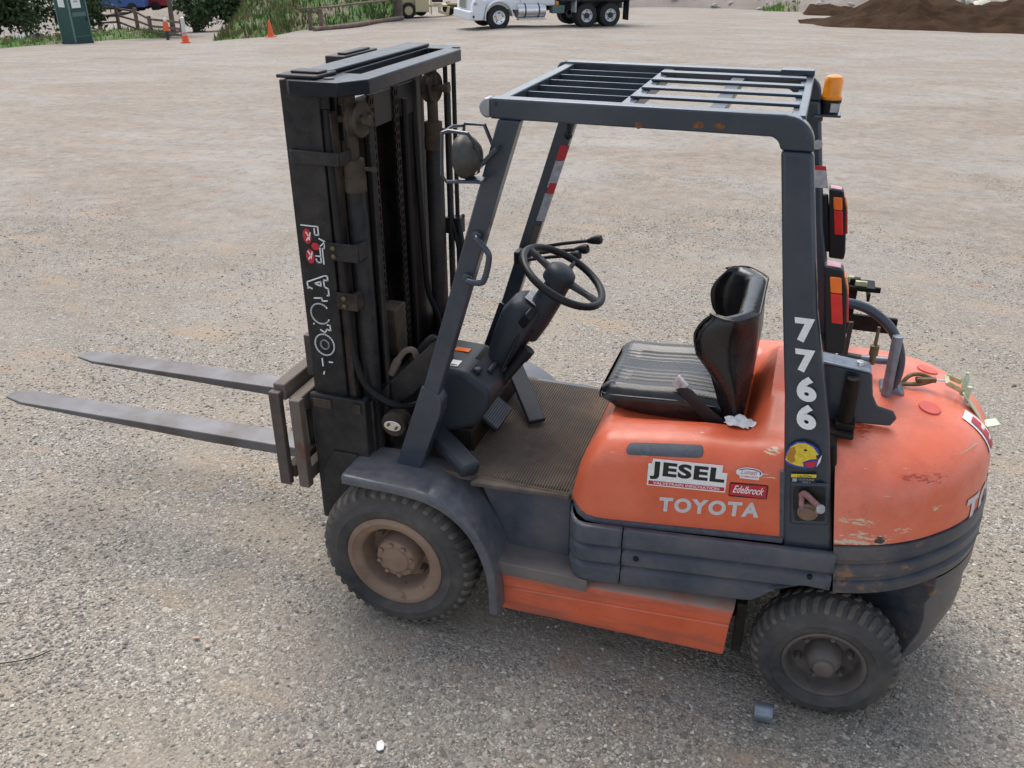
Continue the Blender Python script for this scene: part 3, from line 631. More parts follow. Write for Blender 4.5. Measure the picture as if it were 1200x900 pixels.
# --- overhead guard
GW, GT, GB = .456, 2.078, 2.016
for sg in (-1, 1):
    ya, yb = (-GW, -GW+.052) if sg < 0 else (GW-.052, GW)
    # side beam with the rounded rear corner running into the rear pillar
    out = [(.372, GT)]+[(1.24, GT)]+arc(1.235, 1.995, .083, 88, 5, 7)[0:]+[(1.40, 1.521), (1.491, 1.162), (1.569, .72), (1.585, .665), (1.424, .655)]
    out += [(1.345, 1.25), (1.301, 1.521), (1.231, 2.003), (1.215, 2.016), (.372, GB)]
    b = B(); b.side([(.372, GB), (.372, GT), (1.232, GT)]+arc(1.236, 1.994, .082, 86, 6, 8)+[(1.3215, 1.982), (1.2305, 1.982), (1.222, 2.004), (1.205, GB)], ya, yb)
    beam = b.obj('guard_beam', 'grey_paint', FL, .007, seg=3)
    b = B(); e = [(.371, GT-.001)]+arc(.367, (GT+GB)/2, .031, 90, 270, 8)[1:-1]+[(.371, GB+.001)]; b.side(e, ya+.001, yb-.001); b.obj('end_cap', 'steel_edge' if sg < 0 else 'grey_paint', beam, .006)
    yo = -.512 if sg < 0 else .512; yi = yo+.10*(-sg)
    pil = [(1.2315, 1.9812), (1.3195, 1.9812), (1.40, 1.521), (1.491, 1.162), (1.569, .72), (1.586, .60), (1.424, .60), (1.419, .683), (1.345, 1.25), (1.301, 1.521)]
    b = B(); ys = [(yo, 0), ]; b.side(pil, min(yo, yi), max(yo, yi))
    # the pillar leans in towards the beam at its head
    b.warp(lambda x, y, z: (x, y-math.copysign(1, y)*max(0, (z-1.1)/.88)*(.054 if abs(y) > .45 else .008), z))
    rp = b.obj('rear_pillar', 'grey_paint', FL, .012, seg=3)
    if sg < 0: REARP = rp
    # front leg
    yo = -GW if sg < 0 else GW; yi = yo+.05*(-sg)
    b = B(); b.side([(.397, GB-.001), (.468, GB-.001), (.165, 1.04), (.064, .70), (-.015, .70), (.10, 1.04)], min(yo, yi), max(yo, yi)); b.obj('front_leg', 'grey_paint', FL, .005)
    b = B(); y2 = yo+.004*sg; yi2 = yi-.012*sg
    b.side([(.098, 1.055), (.155, 1.035), (.173, 1.00), (.168, .95), (.075, .692), (-.028, .692)], min(y2, yi2), max(y2, yi2)); b.obj('leg_sleeve', 'grey_paint', FL, .004)
def yslat(x0, x1, z0, z1, name, bev=.003, mat='grey_paint', yy=.404): b = B(); b.box(x0, x1, -yy, yy, z0, z1); return b.obj(name, mat, FL, bev)
yslat(.372, .408, 2.028, 2.070, 'guard_crossbar'); yslat(.752, .792, 2.036, 2.068, 'guard_crossbar'); yslat(1.005, 1.052, 2.034, 2.056, 'guard_crossbar'); yslat(1.245, 1.285, 2.028, 2.069, 'guard_crossbar')
for i in range(6):
    y = -.322+i*.1300; b = B(); b.box(.4085, .7515, y-.004, y+.004, 2.000, 2.060); b.obj('guard_slat', 'grey_paint', FL, .002)
for i in range(4):
    y = -.262+i*.175; b = B(); b.box(.765, 1.262, y-.023, y+.023, 2.0695, 2.0785); b.obj('guard_bar', 'grey_paint', FL, .0025)
    b = B(); b.box(.767, .79, y+.028, y+.062, 2.0685, 2.074); b.obj('weld_tab', 'grey_paint', FL, .002, split=True)
b = B(); b.box(1.17, 1.285, .345, .402, 2.071, 2.090); b.obj('cable_bracket', 'grey_paint', FL, .003)
# rust scabs and holes on the beam and legs
b = B()
for cx, cz, r in ((1.0, 2.036, .018), (1.06, 2.036, .016), (.83, 2.024, .014)):
    p = [(cx+r*(.7+.5*random.random())*math.cos(a), cz+.7*r*(.6+.6*random.random())*math.sin(a)) for a in [i*.45 for i in range(14)]]; b.side(p, -GW-.0008, -GW+.001)
plain('rust_spot', (.17, .075, .03), .9, nscale=90, var=.4); b.obj('rust_patch', 'rust_spot', FL, smooth=0, split=True)
b = B()
for cx, cz in ((.392, 2.06), (.277, 1.705)): b.side(ell(cx, cz, .0065, .0065, n=10)[:-1], -GW-.0009, -GW+.001)
b.obj('bolt_hole', 'black_print', FL, smooth=0, split=True)
# labels on the far front leg
def legpt(t): return (.397+.03-t*(.3), 2.0-t*(1.0))
def legstrip(z0, z1, wd, mat, name='leg_label', off=.0):
    f = lambda z: .235+(z-1.3)*.312+off
    b = B(); y = GW-.052; b.side([(f(z0)-wd/2, z0), (f(z0)+wd/2, z0), (f(z1)+wd/2, z1), (f(z1)-wd/2, z1)], y-.002, y+.0005); return b.obj(name, mat, FL, smooth=0)
legstrip(1.70, 1.76, .038, 'red_print'); legstrip(1.585, 1.697, .036, 'label_grey'); legstrip(1.56, 1.605, .03, 'red_print', off=.004).location.y = -.001; legstrip(1.44, 1.56, .034, 'label_grey'); legstrip(1.34, 1.42, .026, 'floor_mat')
b = B(); b.tube(smooth_path([(.405, .40, 2.01), (.395, .40, 1.9), (.392, .40, 1.82)]), .007, 6); b.ball((.391, .402, 1.80), .016, 6); b.obj('cable', 'rubber_hose', FL)
# grab handle on the near front leg
b = B(); b.tube(smooth_path([(.325, -GW, 1.645), (.335, -GW-.03, 1.64), (.372, -GW-.035, 1.605), (.376, -GW-.035, 1.575), (.362, -GW-.035, 1.515), (.345, -GW-.034, 1.495), (.30, -GW-.03, 1.495), (.288, -GW, 1.495)], 5), .0105, 10); gh = b.obj('grab_handle', 'grey_paint', FL)
b = B()
for p in ((.325, 1.645), (.288, 1.495)): b.lathe([(.017, .001), (.017, -.012), (.008, -.016)], (p[0], -GW, p[1]), 'y', 12)
b.obj('handle_foot', 'grey_paint', gh, split=True)
# work lamp in its wire cage
b = B(); b.lathe([(0, .0), (.058, .002), (.066, .012), (.068, .022), (.066, .034), (.062, .038), (.056, .052), (.036, .070), (.0, .080)], (.283, -.50, 1.905), 'x', 28)
lamp = b.obj('work_lamp', 'lamp_metal', FL)
lamp.data.transform(Matrix.Translation((.283, -.5, 1.905)) @ Matrix.Rotation(R(-6), 4, 'Y') @ Matrix.Translation((-.283, .5, -1.905)))
b = B(); b.tube([(.255, -.555, 1.985), (.252, -.56, 1.86), (.262, -.55, 1.838), (.36, -.52, 1.838)], .006, 8); b.tube([(.255, -.555, 1.985), (.275, -.55, 1.992), (.335, -.55, 1.988), (.35, -.535, 1.96), (.355, -.50, 1.90)], .006, 8)
b.tube([(.275, -.43, 1.965), (.28, -.43, 1.992), (.345, -.43, 1.992), (.395, -.45, 1.90)], .006, 8); b.tube([(.255, -.555, 1.985), (.262, -.49, 1.993), (.275, -.43, 1.985)], .005, 8)
b.obj('lamp_cage', 'grey_paint', lamp)
b = B(); b.beam((.405, -.475, 1.935), (.315, -.49, 1.842), .05, .012); b.box(.31, .37, -.53, -.47, 1.833, 1.842); b.obj('lamp_bracket', 'grey_paint', lamp, .003)
b = B(); b.lathe([(.013, 0), (.013, .03)], (.318, -.50, 1.846), 'z', 8); b.cbox((.335, -.50, 1.872), (.03, .03, .03)); b.obj('lamp_bolt', 'chrome', lamp, .003)

# --- beacon
b = B(); b.box(1.30, 1.395, .395, .485, 1.928, 1.936); b.box(1.30, 1.335, .36, .40, 1.92, 1.936); bp = b.obj('beacon_bracket', 'grey_paint', FL, .002)
b = B(); b.lathe([(.032, 1.936), (.032, 1.972), (.037, 1.973), (.037, 1.985), (.0, 1.985)], (1.353, .44, 0), 'z', 20); bb = b.obj('beacon', 'black_plastic', FL)
b = B(); b.lathe([(.036, 1.985), (.037, 1.995), (.033, 2.0), (.032, 2.05), (.027, 2.062), (.014, 2.067), (0, 2.068)], (1.353, .44, 0), 'z', 20); b.obj('beacon_lens', 'amber_lens', bb)
b = B(); b.box(1.355, 1.386, .40, .4035, 1.945, 1.975); b.obj('beacon_label', 'label_grey', bb)
b = B(); b.lathe([(.017, -.055), (.017, -.047)], (1.332, .45, 1.83), 'y', 14); b.obj('pillar_badge', 'label_grey', FL)
b = B(); b.side([(1.325, 1.76), (1.372, 1.76), (1.392, 1.68), (1.345, 1.68)], .372, .3745); lb = b.obj('pillar_label', 'label_grey', FL, smooth=0)
b = B(); b.side([(1.325, 1.76), (1.372, 1.76), (1.376, 1.745), (1.329, 1.745)], .370, .3715); b.obj('label_stripe', 'red_print', lb, smooth=0)
# --- rear combination lamps on the pillars' backs
for sg in (-1, 1):
    y0, y1 = sorted((.475*sg, .415*sg)); f = lambda z: 1.398+(1.66-z)*.19
    b = B(); b.side([(f(1.668), 1.668), (f(1.668)+.052, 1.662), (f(1.60)+.06, 1.60), (f(1.43)+.052, 1.43), (f(1.40)+.045, 1.40), (f(1.40)-.01, 1.402)], y0, y1)
    if sg > 0: b.side([(f(1.66)-.05, 1.64), (f(1.66), 1.64), (f(1.42), 1.42), (f(1.42)-.05, 1.42)], .43, .46)
    tl = b.obj('tail_lamp', 'black_plastic', FL, .007, seg=3)
    yn = -.475 if sg < 0 else .415
    def lens(z0, z1, mat, xo0=.014, xo1=.046, nm='lamp_lens'):
        b = B(); b.side([(f(z1)+xo0, z1), (f(z1)+xo1, z1), (f(z0)+xo1, z0), (f(z0)+xo0, z0)], yn-.006, yn+.004)
        b.box(0, 0, 0, 0, 0, 0) if False else None
        b.obj(nm, mat, tl, .004, seg=3)
    lens(1.592, 1.640, 'orange_lens'); lens(1.498, 1.590, 'red_lens')
    b = B(); xb = f(1.6)+.056; b.beam((f(1.64)+.0545, (y0+y1)/2, 1.64), (f(1.59)+.0605, (y0+y1)/2, 1.592), .045, .008); b.obj('lamp_lens', 'orange_lens', tl, .003)
    b = B(); b.beam((f(1.59)+.0605, (y0+y1)/2, 1.588), (f(1.50)+.0575, (y0+y1)/2, 1.50), .045, .008); b.obj('lamp_lens', 'red_lens', tl, .003)
    b = B(); b.beam((f(1.668)+.006, y0+.03, 1.6695), (f(1.668)+.046, y0+.03, 1.6655), .045, .004); b.obj('reflector', 'pink_print', tl, .002)

# --- pillar figures, stickers
def pil_edge(z): return np.interp(z, [.683, 1.25, 1.521, 2.016], [1.419, 1.345, 1.301, 1.229])
PY = lambda z: -.512+.054*max(0, (z-1.1)/.88)-.0016
for ch_, z0, z1 in (('7', 1.432, 1.508), ('7', 1.337, 1.411), ('6', 1.243, 1.325), ('6', 1.150, 1.234)):
    b = text_b(ch_, 1., .05); a = np.array(b.v); mn, mx = a.min(0), a.max(0)
    xl = float(pil_edge((z0+z1)/2))+.036; xw = .058
    def fn(u, v, q):
        z = z0+(v-mn[1])/(mx[1]-mn[1])*(z1-z0); return (xl+(u-mn[0])/(mx[0]-mn[0])*xw+((z0+z1)/2-z)*.20, PY(z), z)
    b.warp(fn).obj('pillar_figure', 'white_print', REARP, smooth=0)
# dog-head sticker, small caution label
def flat(poly, y, name, mat, par, t=.0008): b = B(); b.side(poly, y-t, y+.0003); return b.obj(name, mat, par, smooth=0)
dx, dz = 1.378, 1.015
def D(pts): return [(dx+u*.105, dz+v*.092) for u, v in pts]
dog = flat(D([(.0, .18), (.04, .05), (.25, -.02), (.6, -.03), (.83, .05), (.97, .25), (1.0, .55), (.86, .82), (.7, .95), (.45, 1.03), (.22, .97), (.05, .75), (-.02, .45)]), -.5140, 'dog_sticker', 'blue_print', REARP)
flat(D([(.0, .2), (.15, .1), (.35, .04), (.55, .05), (.5, .22), (.66, .35), (.88, .44), (.93, .58), (.83, .70), (.72, .86), (.5, .97), (.27, .93), (.10, .74), (.02, .45)]), -.5150, 'dog_face', 'yellow_print', dog)
flat(D([(.02, .42), (.10, .70), (.2, .78), (.26, .6), (.24, .4), (.30, .22), (.2, .12), (.07, .2)]), -.5159, 'dog_ear', 'ochre_print', dog)
flat(D([(.56, .20), (.72, .30), (.9, .36), (.88, .16), (.74, .06), (.6, .07)]), -.5159, 'dog_tongue', 'red_print', dog)
flat(D([(.84, .56), (.96, .64), (.97, .50), (.88, .44)]), -.5159, 'dog_nose', 'black_print', dog)
flat(D([(.46, .70), (.52, .76), (.58, .70), (.52, .66)]), -.5159, 'dog_eye', 'black_print', dog)
flat(D([(.93, .40), (1.0, .62), (.99, .34), (.91, .12)]), -.5159, 'dog_collar', 'white_print', dog)
cl = flat([(1.403, .985), (1.478, .998), (1.481, .968), (1.405, .955)], -.5140, 'caution_label', 'black_print', REARP)
flat([(1.403, .985), (1.478, .998), (1.479, .986), (1.404, .973)], -.5150, 'caution_stripe', 'yellow_print', cl)
fit_text('CAUTION', 1.422, 1.464, .977, .985, -.5159, .02, slope=.17).obj('caution_text', 'black_print', cl, smooth=0)
flat([(1.409, .970), (1.423, .972), (1.423, .960), (1.409, .958)], -.5150, 'caution_symbol', 'label_grey', cl)
fit_text('GASOLINE', 1.428, 1.474, .9665, .973, -.5159, slope=.17).obj('caution_text', 'label_grey', cl, smooth=0)
fit_text('ONLY', 1.438, 1.466, .958, .9645, -.5159, slope=.17).obj('caution_text', 'label_grey', cl, smooth=0)
# fuel filler pocket in the pillar foot
b = B(); pk = [(1.418, .938), (1.508, .956), (1.528, .828), (1.438, .81)]
ring_ = [(1.405, .952), (1.520, .972), (1.542, .815), (1.425, .795)]
b.grid([[(x, -.5125, z) for x, z in ring_], [(x, -.519, z) for x, z in [(q[0]+(r[0]-q[0])*.5, q[1]+(r[1]-q[1])*.5) for q, r in zip(pk, ring_)]], [(x, -.5150, z) for x, z in pk]], True)
b.obj('filler_pocket', 'grey_paint', REARP, .004)
b = B(); b.grid([[(x, -.5140, z) for x, z in pk], [(x, -.5136, z) for x, z in [(1.43, .93), (1.503, .945), (1.515, .85), (1.44, .835)]]], True, False, True); b.obj('pocket_recess', 'black_print', REARP)
b = B(); b.lathe([(.030, .0), (.032, -.018), (.022, -.022), (.022, -.028), (0, -.028)], (1.472, -.5140, .862), 'y', 18); fc_ = b.obj('filler_neck', 'rim_brown', FL)
b = B(); b.tube(smooth_path([(1.444, -.522, .915), (1.452, -.530, .93), (1.475, -.534, .915), (1.505, -.534, .89)]), .010, 8); b.tube(smooth_path([(1.447, -.523, .91), (1.452, -.531, .88), (1.475, -.533, .862), (1.498, -.530, .872)]), .009, 8)
b.tube(smooth_path([(1.452, -.524, .872), (1.475, -.531, .85), (1.50, -.524, .862)]), .009, 8); b.obj('fuel_hose', 'hose_brown', fc_, split=True)
b = B(); b.lathe([(.0, -.044), (.012, -.044), (.014, -.038), (.014, -.028)], (1.507, -.512, .893), 'y', 14); b.obj('filler_cap', 'label_grey', fc_)

# --- hood (engine cover)
def hood_h(x, y):
    a = abs(y)
    deck = .948; edge = np.interp(x, [.66, .70, .74, .80, .86, 1.10, 1.22, 1.32, 1.47], [.90, .955, .972, .976, .98, 1.018, 1.025, 1.035, 1.045])-(.05 if y > 0 else 0)*min(1, max(0, (1.2-x)/.1))
    t = np.clip((a-.26)/.055, 0, 1) if x < 1.2 else np.clip((a-.15-.11*(1-min(1, (x-1.2)/.1)))/(.055+.19*min(1, (x-1.2)/.1)), 0, 1); t = t*t*(3-2*t)
    rear = np.clip((x-1.215)/.09, 0, 1); rear = rear*rear*(3-2*rear); frt = np.clip((.79-x)/.07, 0, 1)
    inner = deck+(1.112-deck)*rear
    h = inner+(edge-inner)*t
    return h*(1-frt)+edge*frt-(1-frt)*0
def build_hood():
    xs = [.668, .672, .680, .695, .715, .74, .77, .80, .84, .90, 1.0, 1.1, 1.16, 1.2, 1.23, 1.255, 1.28, 1.305, 1.33, 1.36, 1.40, 1.462]
    rows = []
    for x in xs:
        t = min(1, max(0, (x-.664)/.11)); t = math.sqrt(max(0, 1-(1-t)**2)); hw = .405+(.5-.405)*t; zb = np.interp(x, [.66, .70, .75, 1.46], [.69, .662, .655, .728])
        fr = min(1, max(0, (x-.664)/.115)); fr = math.sqrt(max(0, 1-(1-fr)**2.0)); r = .105
        hs = hood_h(x, -(hw-r)); hs = zb+.02+(hs-zb-.02)*(.35+.65*fr) if fr < 1 else hs
        side = []
        for k in range(6): side.append((-hw, zb+(hs-r-zb)*k/5))
        for k in range(1, 7): a = math.pi/2*k/6; side.append((-hw+r-r*math.cos(a), hs-r+r*math.sin(a)))
        for k in range(1, 13):
            y = (-hw+r)+(hw-r)*k/12; h = hood_h(x, y); h = zb+.02+(h-zb-.02)*(.35+.65*fr) if fr < 1 else h; side.append((y, h))
        full = side+[(-y, z-(.05 if z > .9 else 0)*min(1, max(0, (1.2-x)/.1))*(1 if y < -.3 else .0)) for y, z in side[-2::-1]]
        # front face leans back as it rises
        rows.append([(x+max(0, (z-zb))*.12*max(0, 1-(x-.668)/.2), y, z) for y, z in full])
    b = B(); b.grid(rows, False, False, False)
    n = len(rows[0]); b.f.append(tuple(range(n-1, -1, -1))); b.f.append(tuple(range(len(b.v)-n, len(b.v))))
    return b.obj('hood', 'orange_hood', FL, smooth=38)
HOOD = build_hood()
# grey pad set in the shoulder, lower trim strip
b = B(); sh = [( .87, 1.003), (.86, 1.015), (.862, 1.03), (.875, 1.04), (1.105, 1.052), (1.118, 1.047), (1.122, 1.03), (1.112, 1.018)]
def shoulder(x, y, z):
    e = np.interp(x, [.80, .86, 1.10, 1.22], [.976, .98, 1.018, 1.025]); q = np.clip((z-(e-.105))/.105, -1, .999); a = math.asin(q) if q > 0 else 0
    yy = -.5+.105-.105*math.cos(a); return (x, yy-.0025+(y*1.0), z)
rows = []
for k in range(25):
    t = .5-.5*math.cos(math.pi*k/24); x = .862+t*.258; e = max(.02, math.sqrt(max(0, 1-(max(0, abs(t-.5)*2-.88)/.12)**2))); z0 = .928+t*.038; z1 = .964+t*.039; m = (z0+z1)/2
    rows.append([shoulder(x, -.001 if 0 < j < 4 else .004, m+(z1-z0)/2*e*(j-2)/2) for j in range(5)])
b = B(); b.grid(rows); b.obj('hood_pad', 'slot_grey', HOOD, smooth=60)
def trim_path(off):
    pts = [(.66, .80), (.655, .72), (.662, .685), (.69, .655), (.75, .645)]
    return pts
b = B(); b.grid([[(x, y, zz) for (x, y, zz) in row] for row in [
    [(xx, yy, zb+.004), (xx, yy-.012, zb+.002), (xx, yy-.014, zb-.014), (xx, yy+.01, zb-.016)] for xx, yy, zb in
    [(.668, -.38, .70), (.672, -.42, .70), (.684, -.455, .685), (.705, -.478, .668), (.74, -.494, .658), (.80, -.4985, .6575), (1.0, -.4985, .679), (1.2, -.4985, .702), (1.412, -.4985, .724)]]])
b.obj('hood_trim', 'slot_grey', HOOD, smooth=60)
b = B(); b.box(1.402, 1.4225, -.503, -.49, .73, .98); b.box(1.405, 1.423, -.503, -.49, .715, .73); b.warp(lambda x, y, z: (x-(z-.72)*.13, y, z)); b.obj('hood_trim', 'slot_grey', HOOD, .003)
# hood stickers
SY = -.5012
jes = flat([(.946, .868), (.946, .9225), (.957, .9235), (.960, .944), (1.19, .9635), (1.19, .936), (1.207, .937), (1.207, .861), (.946, .836)], SY+.0004, 'hood_sticker', 'white_print', HOOD)
flat([(.951, .841), (1.203, .866), (1.203, .881), (.951, .8565)], SY-.0006, 'sticker_band', 'red_print', jes)
fit_text('VALVETRAIN INNOVATION', .967, 1.187, .8450, .8560, SY-.0016, .014, slope=.098).obj('sticker_text', 'white_print', jes, smooth=0)
fit_text('JESEL', .953, 1.200, .8625, .9355, SY-.0006, .045, slope=.078, space=1.10).obj('sticker_text', 'black_print', jes, smooth=0)
fit_text('TOYOTA', .994, 1.325, .737, .797, SY-.0002, .046, slope=.145, space=1.2).obj('hood_lettering', 'silver_print', HOOD, smooth=0)
ed = flat([(1.219, .854), (1.219, .902), (1.223, .906), (1.336, .918), (1.341, .914), (1.342, .868), (1.338, .863), (1.223, .850)], SY+.0004, 'hood_sticker', 'black_print', HOOD)
flat([(1.222, .857), (1.222, .901), (1.336, .914), (1.339, .868), (1.336, .866)], SY-.0006, 'sticker_band', 'red_print', ed)
fit_text('Edelbrock', 1.231, 1.330, .868, .897, SY-.0016, .012, shear=.45, slope=.09).obj('sticker_text', 'white_print', ed, smooth=0)
e2 = ell(1.275, .953, .042, .0195, n=22)[:-1]
lu = flat([(x, z+(x-1.275)*.08) for x, z in e2], SY+.0004, 'hood_sticker', 'white_print', HOOD)
flat([(1.247, .928), (1.247, .942), (1.308, .946), (1.308, .932)], SY+.0001, 'sticker_band', 'white_print', lu)
b = ribbon([(x, z+(x-1.275)*.08) for x, z in ell(1.275, .955, .036, .0135, 150, -20, 16)], .0032); b.v = [(x, y+(SY-.0010)-LY if y == LY else SY-.0002, z) for x, y, z in b.v]; b.obj('sticker_ring', 'blue_print', lu, smooth=0)
fit_text('Lunati', 1.249, 1.301, .945, .963, SY-.0012, .012, shear=.25, slope=.08).obj('sticker_text', 'pink_print', lu, smooth=0)
fit_text('CAMSHAFTS', 1.251, 1.304, .933, .940, SY-.0012, .008, slope=.08).obj('sticker_text', 'red_print', lu, smooth=0)

# --- lower side panels with ribs (both sides)
def side_panel(x0, x1, sg, rnd):
    xs = np.linspace(x0, x1, 30 if not rnd else 14); rows = []
    prof = [(0., .0), (.04, .014), (.10, .018), (.30, .020), (.35, .008), (.39, .003), (.43, .015), (.60, .020), (.65, .006), (.69, .002), (.74, .016), (.95, .018), (1., .008)]
    for x in xs:
        zt = np.interp(x, [.66, .70, 1.585], [.662, .645, .728]); 
        zb = np.interp(x, [.66, .70, .77, .89, 1.30], [.50, .42, .385, .395, .455])
        a = (x-1.615)/.34
        if x > 1.28: zb = max(zb, min(.585, .26+.345*math.sqrt(max(0, 1-a*a))+.0)) 
        yo = -.527
        if rnd: t = min(1, (x-x0)/.09); yo = -.40-.127*math.sqrt(max(0, 1-(1-t)**2))
        # rib heights are measured from full panel so they run level through the arch
        zf = np.interp(x, [.66, 1.6], [.385, .49]); col = []
        for q, o in prof:
            z = zt+(zf-zt)*q; col.append((x, yo-o, max(z, zb)) )
        col.append((x, yo+.03, max(zb, zf))); rows.append(col)
    b = B(); b.grid(rows); b.add([], [])
    if sg > 0: b.v = [(x, -y, z) for x, y, z in b.v]
    return b
for sg in (-1, 1):
    o = side_panel(.662, .880, sg, True).obj('side_panel', 'grey_panel', FL, smooth=35); m_ = o.modifiers.new('s', 'SOLIDIFY'); m_.thickness = .006; m_.offset = -1
    o = side_panel(.8845, 1.583, sg, False).obj('side_panel', 'grey_panel', FL, smooth=35); m_ = o.modifiers.new('s', 'SOLIDIFY'); m_.thickness = .006; m_.offset = -1
    b = B(); b.lathe([(.0, -.008), (.008, -.007), (.011, -.002), (.011, .004)], (.936, -.543*1, .547), 'y', 12); b.lathe([(0, -.006), (.008, -.005), (.01, .004)], (1.515, -.541, .617), 'y', 12)
    if sg > 0: b.v = [(x, -y, z) for x, y, z in b.v]
    b.obj('panel_latch', 'black_plastic', FL, split=True)
    # orange sill box
    b = B(); rows = []
    for x in (.425, .6, .8, 1.0, 1.2, 1.283):
        zt = np.interp(x, [.41, 1.29], [.345, .398]); zb = np.interp(x, [.41, 1.28], [.150, .168]); xe = (1.0 if x > 1.28 else 0)
        rows.append([(x+.012*xe, -.40, zt+.012), (x+.012*xe, -.497, zt+.012), (x+.01*xe, -.526, zt-.006), (x+.004*xe, -.532, zt-.02), (x, -.530, zt-.068), (x, -.5255, zt-.072), (x, -.530, zt-.076), (x-.006*xe, -.522, zb+.012), (x-.01*xe, -.51, zb), (x-.01*xe, -.36, zb)])
    b.grid(rows, True, True, True)
    if sg > 0: b.v = [(x, -y, z) for x, y, z in b.v]
    b.obj('sill_box', 'orange_sill', FL, .003, smooth=40)
    b = B(); b.box(1.30, 1.335, -.515, -.30, .20, .42); 
    if sg > 0: b.v = [(x, -y, z) for x, y, z in b.v]
    b.obj('sill_end_shade', 'greasy_black', FL, .006)  # plate coloured black to stand for the shade behind the sill
    # step
    b = B(); b.plan([(.405, -.548), (.76, -.548), (.735, -.47), (.685, -.43), (.64, -.36), (.43, -.36), (.40, -.41)], .395, .405)
    if sg > 0: b.v = [(x, -y, z) for x, y, z in b.v]
    st_ = b.obj('step_plate', 'step_steel', FL, .002)
    b = B(); b.box(.404, .765, -.5535, -.5485, .355, .409)
    if sg > 0: b.v = [(x, -y, z) for x, y, z in b.v]
    b.obj('step_edge', 'step_steel', st_, .002)
    b = B(); b.side([(.31, .655), (.27, .69), (.665, .69), (.665, .40), (.41, .40), (.40, .46)], -.43, -.40)
    if sg > 0: b.v = [(x, -y, z) for x, y, z in b.v]
    b.obj('cab_side_plate', 'grey_panel', FL, .006)
# --- floor with ribbed rubber mat
b = B(); b.box(.02, .70, -.43, .43, .662, .688); b.obj('floor_plate', 'floor_mat', FL, .003)
b = B()
for i in range(44):
    x = .20+i*.0105
    b.box(x, x+.005, -.44 if x > .28 else -.36, .40, .689, .6935)
o = b.obj('floor_mat', 'floor_mat', FL, smooth=0); o['kind'] = 'stuff'
b = B(); b.plan([(.285, -.475), (.66, -.445), (.66, -.40), (.30, -.40)], .672, .690); b.obj('mat_edge', 'floor_mat', FL, .004)

# --- counterweight
CX0, CA, CB, CN = 1.524, .532, .522, 2.35
def cw_pt(phi, s, z, a=CA, bb=CB, n=CN):
    c, q = math.cos(phi), math.sin(phi); return (CX0+a*s*abs(c)**(2/n)*(1 if c > 0 else 0), -bb*s*math.copysign(abs(q)**(2/n), q), z)
def cw_top(u, phi=0.):   # u 0..1 up the orange body; returns plan scale, height
    m = 2.35+.95*max(0, math.cos(phi))**1.5
    if u < .35: return 1-.012*(u/.35)**2, .80+.08*u/.35
    t = (u-.35)/.65*math.pi/2; return .988*max(1e-3, math.cos(t))**(2/m), .88+.245*math.sin(t)**(2/m)
def cw_lean(x, z): return x+(.245*(1.06-z)-.0)*.60*max(0, 1-(x-CX0)/.35)   # the seam with the pillar leans forward as it rises
def rim_z(phi, z): return z
PH = [R(-90+180*i/48) for i in range(49)]
rows = []
for i in range(25):
    row = []
    for p in PH:
        s_, z = cw_top(i/24, p); x, y, zz = cw_pt(p, s_, z)
        y = y if abs(math.degrees(p)) < 89.9 else y
        zz = zz+max(0, (.88-zz))/.08*(-.055+ .085*np.clip((x-1.48)/.59, 0, 1))  # lower edge rises towards the back
        row.append((cw_lean(x, zz), y, zz))
    rows.append(row)
b = B(); b.grid(rows); n = len(PH)
# front face
b.f.append(tuple([i*n for i in range(25)][::-1]+[i*n+n-1 for i in range(25)]))
CW = b.obj('counterweight', 'orange_counterweight', FL, smooth=45)
def cwz(x): return .80-.055+.085*np.clip((x-1.48)/.59, 0, 1)
# ribbed grey bumper belt
prof = [(.0, .985), (.004, 1.012), (.028, 1.022), (.050, 1.022), (.062, .996), (.072, .998), (.082, 1.028), (.112, 1.032), (.126, 1.002), (.136, 1.006), (.146, 1.034), (.178, 1.03), (.186, .99)]
rows = []
for d, s_ in prof:
    rows.append([(lambda q: (cw_lean(q[0], cwz(q[0])-d), q[1], cwz(q[0])-.003-d))(cw_pt(p, s_, 0)) for p in PH])
b = B(); b.grid(rows); b.obj('rear_bumper', 'bumper_grey', FL, smooth=32)
# lower rear skirt, drawn in towards the ground, cut by the wheel arches
PH2 = [R(-48+96*i/36) for i in range(37)]
rows = []
for q in range(8):
    t = q/7; s_ = (1.03, 1.034, 1.0, 1.022, 1.015, .985, .955, .925)[q]
    rows.append([(lambda w_: (w_[0], w_[1], (cwz(w_[0])-.188)*(1-t)+.20*t))(cw_pt(p, s_, 0)) for p in PH2])
inner = [(x-.22, y*.72, z) for x, y, z in rows[-1]]
rows.append(inner); rows.append([(x-.22, y*.72, z) for x, y, z in rows[0]])
b = B(); b.grid(rows, False); b.grid([[r[0] for r in rows]+[rows[0][0]]]) if False else None
b.f.append(tuple(i*37 for i in range(10))); b.f.append(tuple(i*37+36 for i in range(9, -1, -1)))
b.obj('rear_skirt', 'bumper_grey', FL, .004, smooth=35)
b = B(); b.lathe([(.30, -.30), (.30, .30)], (1.615, 0, .31), 'y', 24, 0, math.pi); b.obj('wheel_arch', 'greasy_black', FL)
